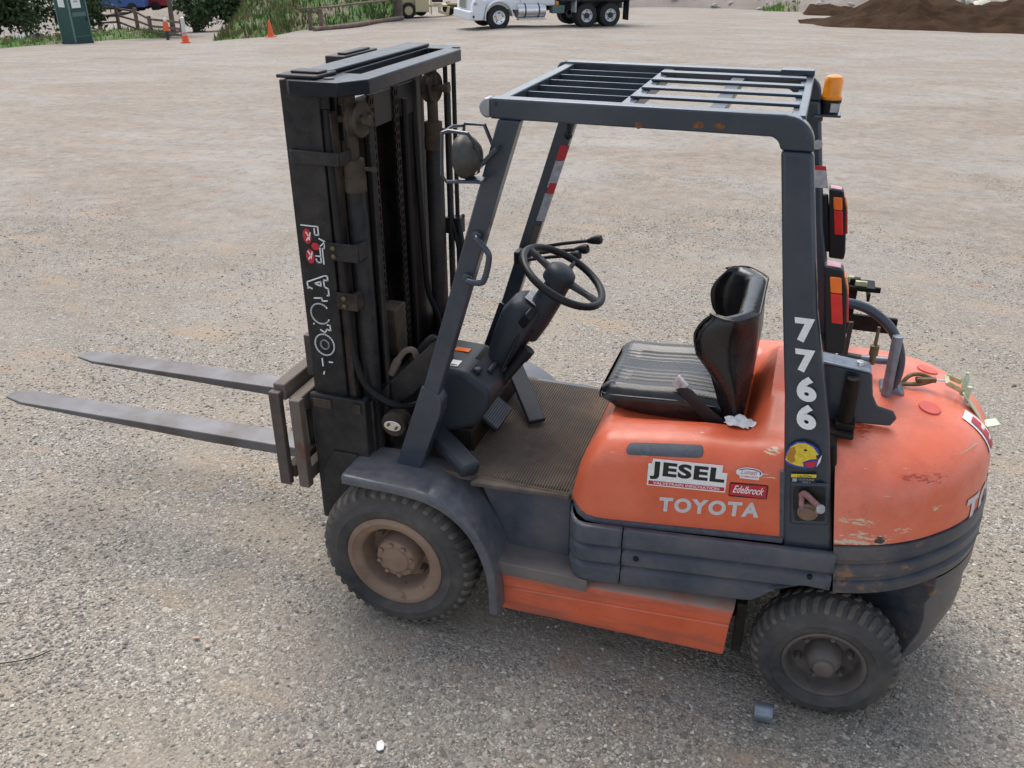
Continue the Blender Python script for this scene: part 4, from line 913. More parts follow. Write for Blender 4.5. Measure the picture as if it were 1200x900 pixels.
# discs, tow bits, decals on the counterweight
def on_cw(x, y):   # height of the dome
    lo, hi = .35, 1.
    for _ in range(30):
        m_ = (lo+hi)/2; s_, z = cw_top(m_, math.atan2(abs(y), max(.01, x-CX0))*.8); v = (abs(x-CX0)/(CA*s_))**CN+(abs(y)/(CB*s_))**CN
        if v > 1: hi = m_
        else: lo = m_
    return cw_top((lo+hi)/2, math.atan2(abs(y), max(.01, x-CX0))*.8)[1]
for (px, py, r) in ((1.813, -.155, .036), (1.829, .155, .036)):
    rows = []
    for k in range(5):
        rr = r*(1, 1, .97, .5, .01)[k]; up_ = (-.001, .003, .0045, .005, .005)[k]
        rows.append([(px+rr*math.cos(a), py+rr*math.sin(a), on_cw(px+rr*math.cos(a), py+rr*math.sin(a))+up_) for a in [i*2*math.pi/24 for i in range(24)]])
    b = B(); b.grid(rows, True); b.obj('hole_plug', 'orange_disc', CW)
def wrap(b, phi0, zc, h, fl=1.):
    """lay flat lettering (u along, v up, metres) on the counterweight's side"""
    L = [0]; ph = np.linspace(-R(89), R(89), 700); pts = [cw_pt(p, .995, 0) for p in ph]
    for a, c in zip(pts[:-1], pts[1:]): L.append(L[-1]+math.dist(a, c))
    L = np.array(L); l0 = np.interp(phi0, ph, L)
    l0p = phi0
    def fn(u, v, q):
        z = zc+v; p = float(np.interp(l0-u, L, ph)); m = 2.35+.95*max(0, math.cos(p))**1.5
        if z < .88: s_ = cw_top(max(0, (z-.80)/.08)*.35, p)[0]
        else: s_ = .988*max(1e-3, math.cos(math.asin(min(1, ((z-.88)/.245)**(m/2)))))**(2/m)
        x, y, _ = cw_pt(p, s_, z); n_x, n_y = (x-CX0)/CA, y/CB; n_l = math.hypot(n_x, n_y); g_ = .0035+q
        return (x+n_x/n_l*g_, y+n_y/n_l*g_, z+g_*max(0, (z-.88)*3))
    return b.warp(fn)

def subdiv_x(b, step):
    me = b.mesh('t', 'silver_print', 0); bm = bmesh.new(); bm.from_mesh(me); xs = [v.co.x for v in bm.verts]
    for k in range(int((max(xs)-min(xs))/step)):
        x = min(xs)+(k+1)*step; bmesh.ops.bisect_plane(bm, geom=bm.verts[:]+bm.edges[:]+bm.faces[:], plane_co=(x, 0, 0), plane_no=(1, 0, 0))
    ys = [v.co.y for v in bm.verts]; y0 = min(ys)
    for k in range(int((max(ys)-y0)/step)): bmesh.ops.bisect_plane(bm, geom=bm.verts[:]+bm.edges[:]+bm.faces[:], plane_co=(0, y0+(k+1)*step, 0), plane_no=(0, 1, 0))
    bm.verts.index_update(); c = B(); c.add([v.co[:] for v in bm.verts], [tuple(v.index for v in f.verts) for f in bm.faces]); bm.free(); bpy.data.meshes.remove(me); return c
wrap(subdiv_x(text_b('TOYOTA', .125, .006, space=1.2), .02), R(37), .80, .09).obj('rear_lettering', 'silver_print', CW, smooth=0)
b = B(); b.add([(0, 0, 0), (.085, .0, 0), (.085, .10, 0), (0, .10, 0)], [(0, 1, 2, 3)])
stk = wrap(subdiv_x(b, .012), R(18), .985, .1).obj('rear_sticker', 'white_print', CW, smooth=0)
b = text_b('E', .10, .005); b.v = [(x+.012, y+.014, .003) for x, y, z in b.v]
wrap(subdiv_x(b, .012), R(18), .987, .1).obj('sticker_text', 'red_print', stk, smooth=0)
# bare-metal gouge running to the sticker
b = B(); gp = [(1.885, -.33), (1.905, -.315), (1.935, -.275), (1.965, -.225)]
rows = [[(x-.003, y-.0025, on_cw(x-.003, y-.0025)+.0015), (x+.003, y+.0025, on_cw(x+.003, y+.0025)+.0015)] for x, y in [(p.x, p.y) for p in smooth_path([(x, y, 0) for x, y in gp], 5)]]
b.grid(rows); b.obj('paint_gouge', 'zinc_steel', CW)

# --- gas-tank carrier behind the pillars
b = B(); b.side([(1.45, 1.29), (1.60, 1.275), (1.615, 1.20), (1.635, 1.165), (1.685, 1.155), (1.70, 1.13), (1.685, 1.10), (1.66, 1.098), (1.47, 1.085)], -.312, -.302)
lp = b.obj('tank_carrier', 'grey_paint', FL, .006)
b = B(); b.side([(1.44, 1.305), (1.590, 1.290), (1.598, 1.282), (1.44, 1.295)], -.325, -.25); b.obj('carrier_shelf', 'tube_grey', lp, .004)
b = B(); b.box(1.455, 1.575, -.40, -.312, 1.075, 1.092); b.lathe([(.022, 1.075), (.022, 1.27)], (1.545, -.345, 0), 'z', 14); b.box(1.515, 1.575, -.375, -.315, 1.092, 1.115); b.obj('swing_post', 'greasy_black', lp, .004)
b = B(); b.lathe([(.0, .012), (.012, .010), (.014, 0)], (1.56, -.285, 1.293), 'z', 12); b.obj('carrier_bolt', 'chrome', lp)
b = B(); b.lathe([(.010, 1.27), (.010, 1.30), (.014, 1.301), (.014, 1.335), (.006, 1.337), (.005, 1.40)], (1.60, -.22, 0), 'z', 10); b.obj('latch_pin', 'brass', lp, split=True)
b = B(); b.tube([(1.675, -.13, 1.11), (1.672, -.13, 1.34)], .017, 12); b.obj('carrier_tube', 'tube_grey', lp)
b = B(); b.tube(smooth_path([(1.44, -.10, 1.415), (1.50, -.10, 1.425), (1.58, -.10, 1.405), (1.655, -.10, 1.345), (1.695, -.10, 1.26), (1.70, -.10, 1.18), (1.685, -.10, 1.12)], 6), .0165, 12); b.obj('carrier_hoop', 'grey_paint', lp)
b = B(); b.side([(1.655, 1.135), (1.71, 1.145), (1.735, 1.125), (1.73, 1.09), (1.655, 1.085)], -.115, -.03); b.obj('hoop_foot', 'tube_grey', lp, .006)
b = B(); b.box(1.50, 1.70, .18, .20, 1.215, 1.275); b.box(1.50, 1.545, .17, .21, 1.20, 1.40); b.obj('carrier_crossbar', 'greasy_black', lp, .004)
b = B(); b.box(1.46, 1.60, .13, .22, 1.385, 1.40); b.box(1.575, 1.585, .10, .19, 1.36, 1.39); b.cbox((1.53, .17, 1.41), (.035, .03, .02)); b.box(1.54, 1.62, .155, .17, 1.375, 1.395); b.obj('tank_clamp', 'greasy_black', lp, .003, split=True)
b = B(); b.box(1.53, 1.57, .14, .155, 1.40, 1.418); b.lathe([(.012, 1.40), (.012, 1.425)], (1.515, .17, 0), 'z', 8); b.obj('clamp_buckle', 'zinc_steel', lp, .002)
b = B(); b.tube([(1.50, -.02, 1.19), (1.69, -.02, 1.20)], .014, 10); b.obj('carrier_tube', 'tube_grey', lp)
b = B(); b.box(1.52, 1.535, -.06, -.045, 1.20, 1.34); b.tube([(1.505, -.05, 1.21), (1.58, -.05, 1.205)], .017, 8); b.obj('latch_pin', 'lamp_metal', lp, .002, split=True)
# turnbuckle strap over the counterweight
b = B(); b.tube(smooth_path([(1.725, -.045, 1.13), (1.76, -.045, 1.135), (1.79, -.03, 1.135), (1.83, -.02, 1.15)], 5), .008, 8); b.tube(smooth_path([(1.725, -.045, 1.13), (1.75, -.03, 1.16), (1.79, -.01, 1.16), (1.83, -.02, 1.15)], 5), .007, 8)
sp_ = b.obj('strap_hook', 'brass', FL)
b = B(); b.beam((1.77, -.03, 1.147), (1.835, -.02, 1.152), .022, .016); b.obj('turnbuckle', 'brass', sp_, .003)
b = B(); b.tube([(1.83, -.02, 1.152), (1.875, -.012, 1.15)], .004, 8); b.obj('turnbuckle_rod', 'chrome', sp_)
b = B(); b.beam((1.87, -.03, 1.15), (1.93, -.02, 1.12), .006, .018); b.beam((1.87, .03, 1.15), (1.925, .035, 1.13), .006, .018); b.beam((1.872, -.033, 1.15), (1.872, .033, 1.15), .006, .016, (0, 0, 1)); b.obj('strap_yoke', 'zinc_steel', sp_, .002)
b = B(); b.lathe([(.010, 1.10), (.010, 1.17), (.006, 1.175), (.006, 1.185)], (1.93, .0, 0), 'z', 8); b.lathe([(.008, 1.09), (.008, 1.15)], (1.94, -.035, 0), 'z', 8); b.obj('yoke_pin', 'pale_zinc', sp_, split=True)
b = B(); b.beam((1.925, -.03, 1.125), (2.012, -.06, 1.025), .045, .005, (0, 1, 0)); b.beam((2.008, -.06, 1.030), (2.05, -.05, 1.042), .05, .005, (0, 1, 0)); b.obj('strap_plate', 'pale_zinc', sp_, .0015)

# --- seat
def seat_cushion():
    rows = []; ny = 66
    xs = [.702, .706, .716, .735, .76, .80, .86, .93, 1.0, 1.07, 1.13, 1.17]
    for x in xs:
        t = min(1, (x-.70)/.05); e = math.sqrt(max(0, 1-(1-t)**2)); top = np.interp(x, [.70, .74, .85, 1.0, 1.17], [1.025, 1.040, 1.042, 1.056, 1.052]); bot = np.interp(x, [.70, .76, .84, 1.17], [1.0, .955, .935, .945])
        zc = 1.015; hw = .20+.035*e if t < 1 else .235; row = []
        for j in range(ny):
            y = -hw+2*hw*j/(ny-1); a = abs(y); ed = max(0, (a-(hw-.032))/.032); z = top-.022*ed**2.2
            z -= (1-e)*.028
            if a > .14: z += .010*math.exp(-((a-.18)/.03)**2)
            g = abs(((a)/.028) % 1-.5); 
            if a < .145: z -= .0055*math.exp(-(((a/.028) % 1-.5)/.10)**2)*min(1, max(0, (x-.72)/.03))
            row.append((x, y, z))
        row += [(x, hw+.004, (top+bot)/2-.01), (x, hw-.012, bot+.02), (x, hw-.035, bot), (x, -hw+.035, bot), (x, -hw+.012, bot+.02), (x, -hw-.004, (top+bot)/2-.01)]
        rows.append(row)
    b = B(); b.grid(rows, True, True, True); return b
seat = seat_cushion().obj('seat_cushion', 'vinyl_black', FL, smooth=60)
b = B()
for sg in (-1, 1):
    b.tube(smooth_path([(.712, .0, 1.012), (.712, .19*sg, 1.012), (.730, .225*sg, 1.014), (.80, .2345*sg, 1.02), (1.0, .2345*sg, 1.033), (1.13, .2345*sg, 1.03)], 5), .0042, 6)
b.obj('seat_piping', 'vinyl_black', seat)
def backrest():
    # shell: rows from one wing over the centre to the other; each row a closed loop up the section
    rows = []
    nY = 41
    for j in range(nY):
        t = -1+2*j/(nY-1); a = abs(t); sg = 1 if t >= 0 else -1
        y = .255*math.copysign(min(1, (a/.80)**1.0) if a < .80 else 1-.10*((a-.8)/.2)**2, t) if a > 0 else 0
        wrap_ = max(0, (a-.55)/.45)          # 0 centre .. 1 wing tip
        row = []
        for k in range(17):
            s_ = k/16; z = .965+.412*s_
            tip = np.interp(z, [.965, 1.05, 1.12, 1.17, 1.22, 1.29, 1.34, 1.385, 1.40], [1.165, 1.150, 1.115, 1.075, 1.03, 1.012, 1.03, 1.075, 1.12])
            bx = np.interp(z, [.965, 1.05, 1.19, 1.30, 1.40], [1.185, 1.195, 1.205, 1.20, 1.195])
            x = bx+(tip-bx)*wrap_**1.35
            row.append((x, y, z))
        rows.append(row)
    return rows
br = backrest()
inn, out_ = [], []
for j, row in enumerate(br):
    t = -1+2*j/40; a = abs(t); sg = -1 if t < 0 else 1; wr = max(0, (a-.55)/.45); ri, ro = [], []
    for k, (x, y, z) in enumerate(row):
        s_ = k/16; puff = math.sin(math.pi*min(1, max(0, s_*1.0)))**.5*.018
        pl = 0
        if a < .42 and .25 < s_: pl = -.0045*math.exp(-((((y/.030) % 1)-.5)/.12)**2)
        th = (.036+puff*1.2)
        nx = -1+.75*wr; ny_ = -.66*sg*wr*1.0
        L_ = math.hypot(nx, ny_); e = max(.12, 1-max(0, (a-.86)/.14)**2)
        ri.append((x+nx/L_*(th+pl)*e*.9, y+ny_/L_*th*e*.9, z)); ro.append((x-nx/L_*.032*e, y-ny_/L_*.032*e, z))
    inn.append(ri); out_.append(ro)
rows = []
for ri, ro in zip(inn, out_):
    top_ = ((ri[-1][0]+ro[-1][0])/2, (ri[-1][1]+ro[-1][1])/2, ri[-1][2]+.012); bot_ = ((ri[0][0]+ro[0][0])/2, (ri[0][1]+ro[0][1])/2, ri[0][2]-.01)
    rows.append(ri+[top_]+ro[::-1]+[bot_])
b = B(); b.grid(rows, True, True, True); bk = b.obj('backrest', 'vinyl_black', FL, smooth=60, sub=1)
b = B(); b.tube([ (ro[-1][0]+.003, ro[-1][1], ro[-1][2]+.004) for ro in out_], .0045, 6); b.tube([(p[0], p[1]-.0, p[2]) for p in [((a_[0]+c_[0])/2+.012, (a_[1]+c_[1])/2+.002, a_[2]) for a_, c_ in zip(inn[0], out_[0])]], .0045, 6); b.obj('seat_piping', 'vinyl_black', bk)
b = B(); b.side([(1.10, .94), (1.225, .95), (1.225, 1.06), (1.17, 1.06), (1.14, 1.0)], -.232, -.215); b.mir(); b.obj('seat_hinge', 'black_plastic', FL, .01, split=True)
b = B(); b.box(.78, 1.2, -.20, .20, .93, .952); b.obj('seat_base', 'greasy_black', FL)
# belt buckle on its webbing
b = B(); pts = smooth_path([(1.17, -.262, .955), (1.13, -.275, 1.0), (1.06, -.26, 1.05), (1.01, -.235, 1.082)], 5); rows = []
for i, p in enumerate(pts):
    wv = Vector((.55, -.35, .25)).normalized()*(.040+.010*math.sin(math.pi*min(1, i/8))); rows.append([p-wv, p-wv*.5+Vector((0, -.006, .010)), p+wv*.5+Vector((0, -.006, .010)), p+wv, p+Vector((0, .012, -.012))])
b.grid(rows, True, True, True); bl = b.obj('seat_belt', 'weave_webbing', FL, smooth=50)
d = (pts[-1]-pts[-6]).normalized(); wv = Vector((.55, -.35, .25)); wv = (wv-d*wv.dot(d)).normalized(); nn = d.cross(wv).normalized()
if nn.z < 0: nn = -nn
o = pts[-1]+d*.022+nn*.004; mm = Matrix((wv, d, nn)).transposed().to_4x4()
b = B(); q = [(-.028, -.026), (.028, -.026), (.028, .026), (-.028, .026)]; h = [(-.011, -.006), (.011, -.006), (.011, .013), (-.011, .013)]; ring_plate(b, q, h, -.005, .006); b.v = [tuple((mm @ Vector(p))+o) for p in b.v]
bu = b.obj('belt_buckle', 'silver_print', bl, .003)
b = B(); b.box(-.010, .010, -.005, .012, -.004, .002); b.v = [tuple((mm @ Vector(p))+o) for p in b.v]; b.obj('release_button', 'label_grey', bu)

# --- steering and dashboard
n_ = Vector((.49, 0, .87)); e1 = Vector((.87, 0, -.49)); e2 = Vector((0, 1, 0)); c0 = Vector((.494, 0, 1.362))
b = B(); b.tube([c0+e1*(.17*math.cos(a))+e2*(.178*math.sin(a)) for a in [i*2*math.pi/48 for i in range(48)]], .0150, 10, True); sw = b.obj('steering_wheel', 'black_plastic', FL)
b = B()
for a in (R(-8), R(172), ):
    tip = c0+e1*(.165*math.cos(a))+e2*(.172*math.sin(a)); hub = c0-n_*.012+e1*(.03*math.cos(a))+e2*(.03*math.sin(a)); wv = (-e1*math.sin(a)+e2*math.cos(a)); rows = []
    for i in range(6):
        t = i/5; p = hub.lerp(tip, t); hw = .034-.016*math.sin(math.pi*t*.75)+.006*t; rows.append([p-wv*hw, p-wv*hw*.6+n_*.012, p+wv*hw*.6+n_*.012, p+wv*hw, p-n_*.010])
    b.grid(rows, True, True, True)
b.obj('wheel_spoke', 'black_plastic', sw, smooth=50)
b = B(); rows = []
for r_, h_ in ((.058, -.035), (.060, .0), (.055, .018), (.04, .030), (.02, .035), (.001, .036)): rows.append([c0-e1*.012+n_*h_+e1*(r_*math.cos(a))+e2*(r_*math.sin(a)) for a in [i*2*math.pi/24 for i in range(24)]])
b.grid(rows, True, True); b.obj('horn_pad', 'dash_plastic', sw)
col = lambda t, o=0.: Vector((.14, 0, .74)).lerp(c0-n_*.03, t)
b = B(); rows = []
for t, rx, ry in ((.62, .052, .058), (.74, .056, .062), (.9, .052, .056), (1.0, .045, .045)): p = col(t); rows.append([p+e1*(rx*math.cos(a))+e2*(ry*math.sin(a)) for a in [i*2*math.pi/20 for i in range(20)]])
b.grid(rows, True, True, True); cn = b.obj('steering_column', 'dash_plastic', FL, smooth=50)
b = B(); b.beam(col(.0), col(.70), .14, .055, (0, 1, 0)); b.obj('column_back', 'black_plastic', cn, .012)
# instrument cowl ahead of the column
b = B(); rows = []
for t, hw, dep in ((.28, .115, .060), (.42, .120, .085), (.58, .115, .115), (.70, .108, .128), (.78, .095, .118), (.82, .070, .09)):
    p = col(t); f_ = -e1
    rows.append([p-e1*(-.01)+e2*hw*.9, p+f_*dep*.55+e2*hw, p+f_*dep*.92+e2*hw*.75, p+f_*dep+e2*hw*.3, p+f_*dep-e2*hw*.3, p+f_*dep*.92-e2*hw*.75, p+f_*dep*.55-e2*hw, p-e1*(-.01)-e2*hw*.9])
b.grid(rows, True, True, True); cw2 = b.obj('instrument_cowl', 'dash_plastic', FL, .010, smooth=50, seg=3)
b = B(); p = col(.829); q0 = p-e1*.012; 
b.add([q0-e2*.055+n_*.004, q0+e2*.055+n_*.004, q0-e1*.066+e2*.04+n_*.004, q0-e1*.066-e2*.04+n_*.004], [(0, 1, 2, 3)]); b.obj('instrument_panel', 'label_grey', cw2)
b = B(); b.cbox(q0-e2*.035-e1*.018+n_*.006, (.02, .03, .004), Matrix((e1, e2, n_)).transposed().to_4x4()); b.obj('warning_label', 'pink_print', cw2)
b = B(); b.beam(col(.70)-e2*.07-e1*.03, col(.82)-e2*.10-e1*.02, .05, .035, (0, 1, 0)); b.obj('light_switch', 'black_plastic', cw2, .006)
b = B(); b.tube(smooth_path([col(.70)-e2*.09-e1*.02, col(.50)-e2*.13, col(.35)-e2*.145+e1*.01, col(.18)-e2*.14+e1*.01], 5), .007, 8); b.obj('parking_brake_rod', 'black_plastic', FL)
b = B(); b.tube([col(.36)-e2*.12+e1*.03, col(.55)-e2*.10+e1*.045], .020, 10); b.tube([col(.55)-e2*.10+e1*.045, col(.62)-e2*.095+e1*.05], .024, 10); b.tube([col(.2)-e2*.12+e1*.02, col(.36)-e2*.12+e1*.03], .012, 8); b.obj('brake_boot', 'rubber_hose', FL)
b = B(); p = col(.58)-e2*.082+e1*.045; b.ball(p, .013, 6); b.ball(col(.27)-e2*.125+e1*.035, .010, 6); b.obj('brake_pin', 'chrome', FL, split=True)
b = B(); b.tube([c0-n_*.05+e2*.05, c0-n_*.02+e2*.13+e1*.0], .006, 8); b.tube([c0-n_*.02+e2*.10, c0-n_*.0+e2*.16], .009, 8); b.obj('direction_lever', 'black_plastic', cn)
# dashboard box left of the column
b = B(); dp = [(.03, .80), (.045, .765), (.10, .765), (.24, .82), (.292, .90), (.305, .965), (.29, .992), (.20, 1.055), (.06, 1.06)]
b.side(dp, -.30, -.03); dash = b.obj('dashboard', 'dash_plastic', FL, .022, seg=4)
b = B(); b.side([(.05, .76), (.05, .88), (.14, .90), (.20, .80), (.18, .76)], -.03, .26); b.obj('dash_ledge', 'dash_plastic', dash, .012)
sl_ = Vector((.295-.195, 0, .985-1.057)).normalized(); nz_ = Vector((-sl_.z, 0, sl_.x))
def onslope(t, y, h=0.): return Vector((.195, y, 1.057))+sl_*t+nz_*h
def slopebox(t0, t1, y0, y1, h0, h1): 
    b = B(); vs = [onslope(t, y, h) for t in (t0, t1) for y in (y0, y1) for h in (h0, h1)]; b.add(vs, [(0, 1, 3, 2), (4, 6, 7, 5), (0, 4, 5, 1), (2, 3, 7, 6), (0, 2, 6, 4), (1, 5, 7, 3)]); return b
slopebox(.005, .075, -.17, -.06, -.01, .0015).obj('tray_pocket', 'black_print', dash)
slopebox(.070, .086, -.20, -.05, -.004, .016).obj('tray_lip', 'dash_plastic', dash, .005)
b = B(); b.box(.10, .165, -.275, -.225, 1.0585, 1.0605); dl = b.obj('dash_label', 'white_print', dash)
b = B(); b.box(.105, .16, -.270, -.262, 1.0604, 1.0609); b.box(.105, .13, -.255, -.235, 1.0604, 1.0609); b.obj('label_print', 'black_print', dl)
b = B(); b.box(.10, .16, -.145, -.115, 1.0585, 1.0615); b.obj('warning_label', 'orange_lens', dash)
slopebox(.02, .07, -.275, -.205, -.002, .002).obj('switch_panel', 'black_plastic', dash, .002)
b = B(); b.lathe([(.016, 0), (.016, .012), (.012, .016), (0, .016)], onslope(.045, -.24, .001), 'z', 14); b.obj('key_switch', 'dash_plastic', dash)
b = B(); b.box(.02, .22, -.27, .27, .68, .79); b.obj('toe_board', 'greasy_black', FL, .01)
# levers on the far side
for i, (tp, k) in enumerate((((.535, .335, 1.405), .0), ((.49, .30, 1.372), .0), ((.465, .27, 1.352), .0))):
    b = B(); rt_ = (.225, .375-.018*i, 1.318-.018*i); b.tube([(.19, .375-.018*i, 1.305-.018*i), rt_, Vector(rt_).lerp(Vector(tp), .55)+Vector((0, 0, .004)), tp], .0075, 8); lv = b.obj('control_lever', 'black_plastic', FL)
    b = B(); d = (Vector(tp)-Vector(rt_)).normalized(); t_ = Vector(tp); b.tube([t_-d*.035, t_-d*.01, t_+d*.015, t_+d*.026, t_+d*.030], [.009, .0165, .021, .017, .006], 12); b.obj('lever_knob', 'black_plastic', lv)
b = B(); b.box(.185, .215, .33, .404, 1.262, 1.318); b.obj('lever_bracket', 'black_plastic', FL, .008)
# pedals and braces on the floor
b = B(); m_ = Matrix.Rotation(R(38), 4, 'Y'); c_ = Vector((.225, -.075, .775)); b.cbox(c_, (.135, .185, .022), m_); pd_ = b.obj('brake_pedal', 'black_plastic', FL, .006)
b = B()
for i in range(13): b.cbox(c_+m_ @ Vector((-.06+i*.010, 0, .013)), (.005, .180, .006), m_)
o = b.obj('pedal_rubber', 'slot_grey', pd_)
b = B(); b.beam((.13, -.06, .86), (.20, -.055, .765), .03, .02); b.tube([(.12, -.02, .95), (.15, -.06, .80)], .012, 8); b.obj('pedal_arm', 'rim_dark', pd_, .003)
b = B(); b.beam((.16, .31, .88), (.40, .0, .712), .075, .022, (.8, .6, .0)); b.obj('accelerator_pedal', 'dash_plastic', FL, .005)
b = B(); b.beam((.06, -.30, .785), (.285, -.455, .725), .085, .055, (.6, .8, 0)); b.obj('foot_rest', 'dash_plastic', FL, .018, seg=3)
b = B(); b.tube([(.20, -.22, .76), (.19, -.235, .69)], .010, 8); b.tube([(.21, -.20, .78), (.195, -.21, .69)], .008, 8); b.obj('cable', 'rubber_hose', FL, split=True)

# ------------------------------------------------------------------ small things on the lot
def shape(verts_fn): pass
b = B(); rows = []; nn_ = 34
for i in range(nn_):
    row = []
    for j in range(nn_):
        u, v_ = -1+2*i/(nn_-1), -1+2*j/(nn_-1); rr = math.hypot(u, v_); k = 1/max(1, rr**.6)
        fold = abs(math.sin(3.1*u+2.2*v_+.6))*.5+abs(math.sin(2.3*u-3.7*v_))*.4+abs(math.sin(5.1*v_+1.9*u+1))*.25
        row.append((.052*u*k*(1+.12*math.sin(5*v_+1)), .038*v_*k*(1+.15*math.sin(4*u+2)), .004+.026*fold*(1.15-.8*min(1, rr*rr*.55))))
    rows.append(row)
b.grid(rows); b.xf(Matrix.Translation((1.218, -.315, 1.018)) @ Matrix.Rotation(R(-20), 4, 'Z') @ Matrix.Rotation(R(-6), 4, 'Y'))
tag(b.obj('paper', 'paper_white', None, smooth=35), 'crumpled white paper tucked beside the black seat on the orange engine cover', 'paper')
def ring_pipe(p, r, L, rz, mat):
    b = B(); b.lathe([(r*.86, 0), (r, .0), (r, L), (r*.86, L), (r*.86, 0)], (0, 0, 0), 'x', 24); b.xf(Matrix.Translation(p) @ Matrix.Rotation(rz, 4, 'Z')); return b.obj('pipe_piece', mat, None, .001)
tag(ring_pipe((1.413, -.607, .033), .034, .063, R(3), 'tube_grey'), 'short piece of grey plastic pipe lying by the rear tyre', 'pipe')
MATS['tube_grey']
def chip(name, x, y, sx, sy, rz, mat, label, cat='litter', group=None):
    b = B(); pl_ = [(-.5, -.3), (-.2, -.5), (.35, -.4), (.5, .1), (.2, .5), (-.35, .35)]; b.plan([(u*sx, v_*sy) for u, v_ in pl_], 0, .004); b.xf(Matrix.Translation((x, y, float(gz(x, y))+.009)) @ Matrix.Rotation(rz, 4, 'Z') @ Matrix.Rotation(R(8), 4, 'X'))
    return tag(b.obj(name, mat, None, .001), label, cat, group)
plain('wood_pale', (.52, .36, .25), .8, nscale=30)
chip('plastic_scrap', .197, -1.158, .030, .042, .5, 'white_print', 'small white plastic scrap on the gravel below the front wheel')
chip('wood_chip', -.734, -.919, .035, .012, .3, 'wood_pale', 'longer of two pale wood chips lying on the gravel left of the front wheel')
chip('wood_chip', -.663, -.945, .022, .018, -.5, 'wood_pale', 'shorter, squarer pale wood chip on the gravel left of the front wheel')
b = B(); b.tube(smooth_path([(-1.40, -1.30, .010), (-1.30, -1.243, .012), (-1.26, -1.205, .010), (-1.231, -1.16, .010)]), .0022, 6); tag(b.obj('wire', 'rubber_hose', None), 'thin dark wire lying on the gravel at the lower left', 'wire')

# ------------------------------------------------------------------ far side of the lot
def leafmat(name, c, var=.5):
    s = NT(name); gi = s.n('ShaderNodeNewGeometry'); n = s.noise(.9, 4)
    a = s.mix(gi.outputs['Random Per Island'], tuple(x*(1-var) for x in c), tuple(x*(1+var) for x in c))
    s.base(s.mix(s.ramp(n, .4, .7), a, (c[0]*1.5, c[1]*1.15, c[2]*.9))); s._in('Roughness', .7)
    return s.m
leafmat('leaf_dark', (.048, .088, .030)); leafmat('leaf_mid', (.050, .095, .028)); leafmat('grass_blade', (.092, .205, .028)); leafmat('dry_blade', (.20, .16, .085))
s = NT('bank_soil'); n = s.noise(.55, 6, .65); n2 = s.noise(3, 5)
s.base(s.mix(s.ramp(n, .46, .6), s.mix(n2, (.055, .125, .02), (.09, .18, .035)), s.mix(n2, (.17, .13, .095), (.26, .21, .16)))); s._in('Roughness', .95); s.bump(n2, .6, .1)
s = NT('dark_dirt'); n = s.noise(.9, 7, .65, dist=.4); n2 = s.noise(9, 6, .7)
s.base(s.mix(s.ramp(n, .35, .65), s.mix(n2, (.026, .0145, .0085), (.044, .026, .016)), (.074, .046, .029))); s._in('Roughness', 1.); s._in('Specular IOR Level', .03); s.bump(s.math('ADD', n, s.math('MULTIPLY', n2, .5)), .9, .15)
s = NT('rubble_soil'); n = s.noise(.8, 7, .65); n2 = s.noise(12, 6, .7); v = s.n('ShaderNodeTexVoronoi', Scale=5.)
s.base(s.mix(n2, s.mix(n, (.19, .145, .12), (.27, .22, .185)), (.36, .32, .28))); s._in('Roughness', .95); s.bump(s.math('ADD', n, n2), .8, .1)
paint('bark', (.11, .085, .065), .9, dust_amt=.2, var=.4); paint('weathered_wood', (.15, .10, .078), .85, dust_amt=.3, var=.35)
paint('white_enamel', (.72, .74, .76), .3, dust=(.4, .36, .3), dust_amt=.12, var=.04); plain('truck_black', (.014, .02, .022), .5); plain('bed_green', (.014, .028, .032), .45)
plain('polished_alloy', (.72, .72, .72), .28, .9); plain('beige_enamel', (.58, .50, .30), .45, var=.12); plain('potty_green', (.012, .062, .056), .45, var=.15, nscale=6); plain('potty_trim', (.12, .2, .19), .45); plain('potty_vent', (.10, .15, .14), .6)
plain('cone_orange', (.80, .12, .03), .5); plain('grey_stone', (.36, .33, .3), .9, nscale=9, var=.3, bump=.5); plain('tarp_pale', (.62, .60, .46), .8); plain('tarp_dark', (.03, .035, .05), .6)
plain('car_blue', (.05, .12, .32), .3); plain('car_red', (.30, .02, .025), .3); plain('car_white', (.72, .74, .76), .3); plain('car_glass', (.02, .03, .035), .1); plain('dark_tyre', (.02, .02, .02), .8)
def W(s_, l_, dz=0.): x, y = P(s_, l_); return Vector((x, y, float(gz(x, y))+dz))
VIEW_RZ = -YAW     # turns local +Y to point away from the camera
def blades(pts, h, wd, mat, name, lean=.3):
    pts = np.asarray(pts); n = len(pts); a = rng.random(n)*6.283; hh = h*(.5+rng.random(n)); ww = wd*(.6+.8*rng.random(n))
    dx, dy = np.cos(a), np.sin(a); lx, ly = (rng.random(n)-.5)*lean*2*hh, (rng.random(n)-.5)*lean*2*hh
    A = pts+np.stack([-dx*ww, -dy*ww, 0*a-.02], 1); Bp = pts+np.stack([dx*ww, dy*ww, 0*a-.02], 1); Cp = pts+np.stack([lx, ly, hh], 1)
    v = np.stack([A, Bp, Cp], 1).reshape(-1, 3); f = np.arange(3*n).reshape(-1, 3)
    me = bpy.data.meshes.new(name); me.from_pydata(v.tolist(), [], f.tolist()); me.materials.append(MATS[mat]); o = bpy.data.objects.new(name, me); COL.objects.link(o); return struct(o, 'stuff')
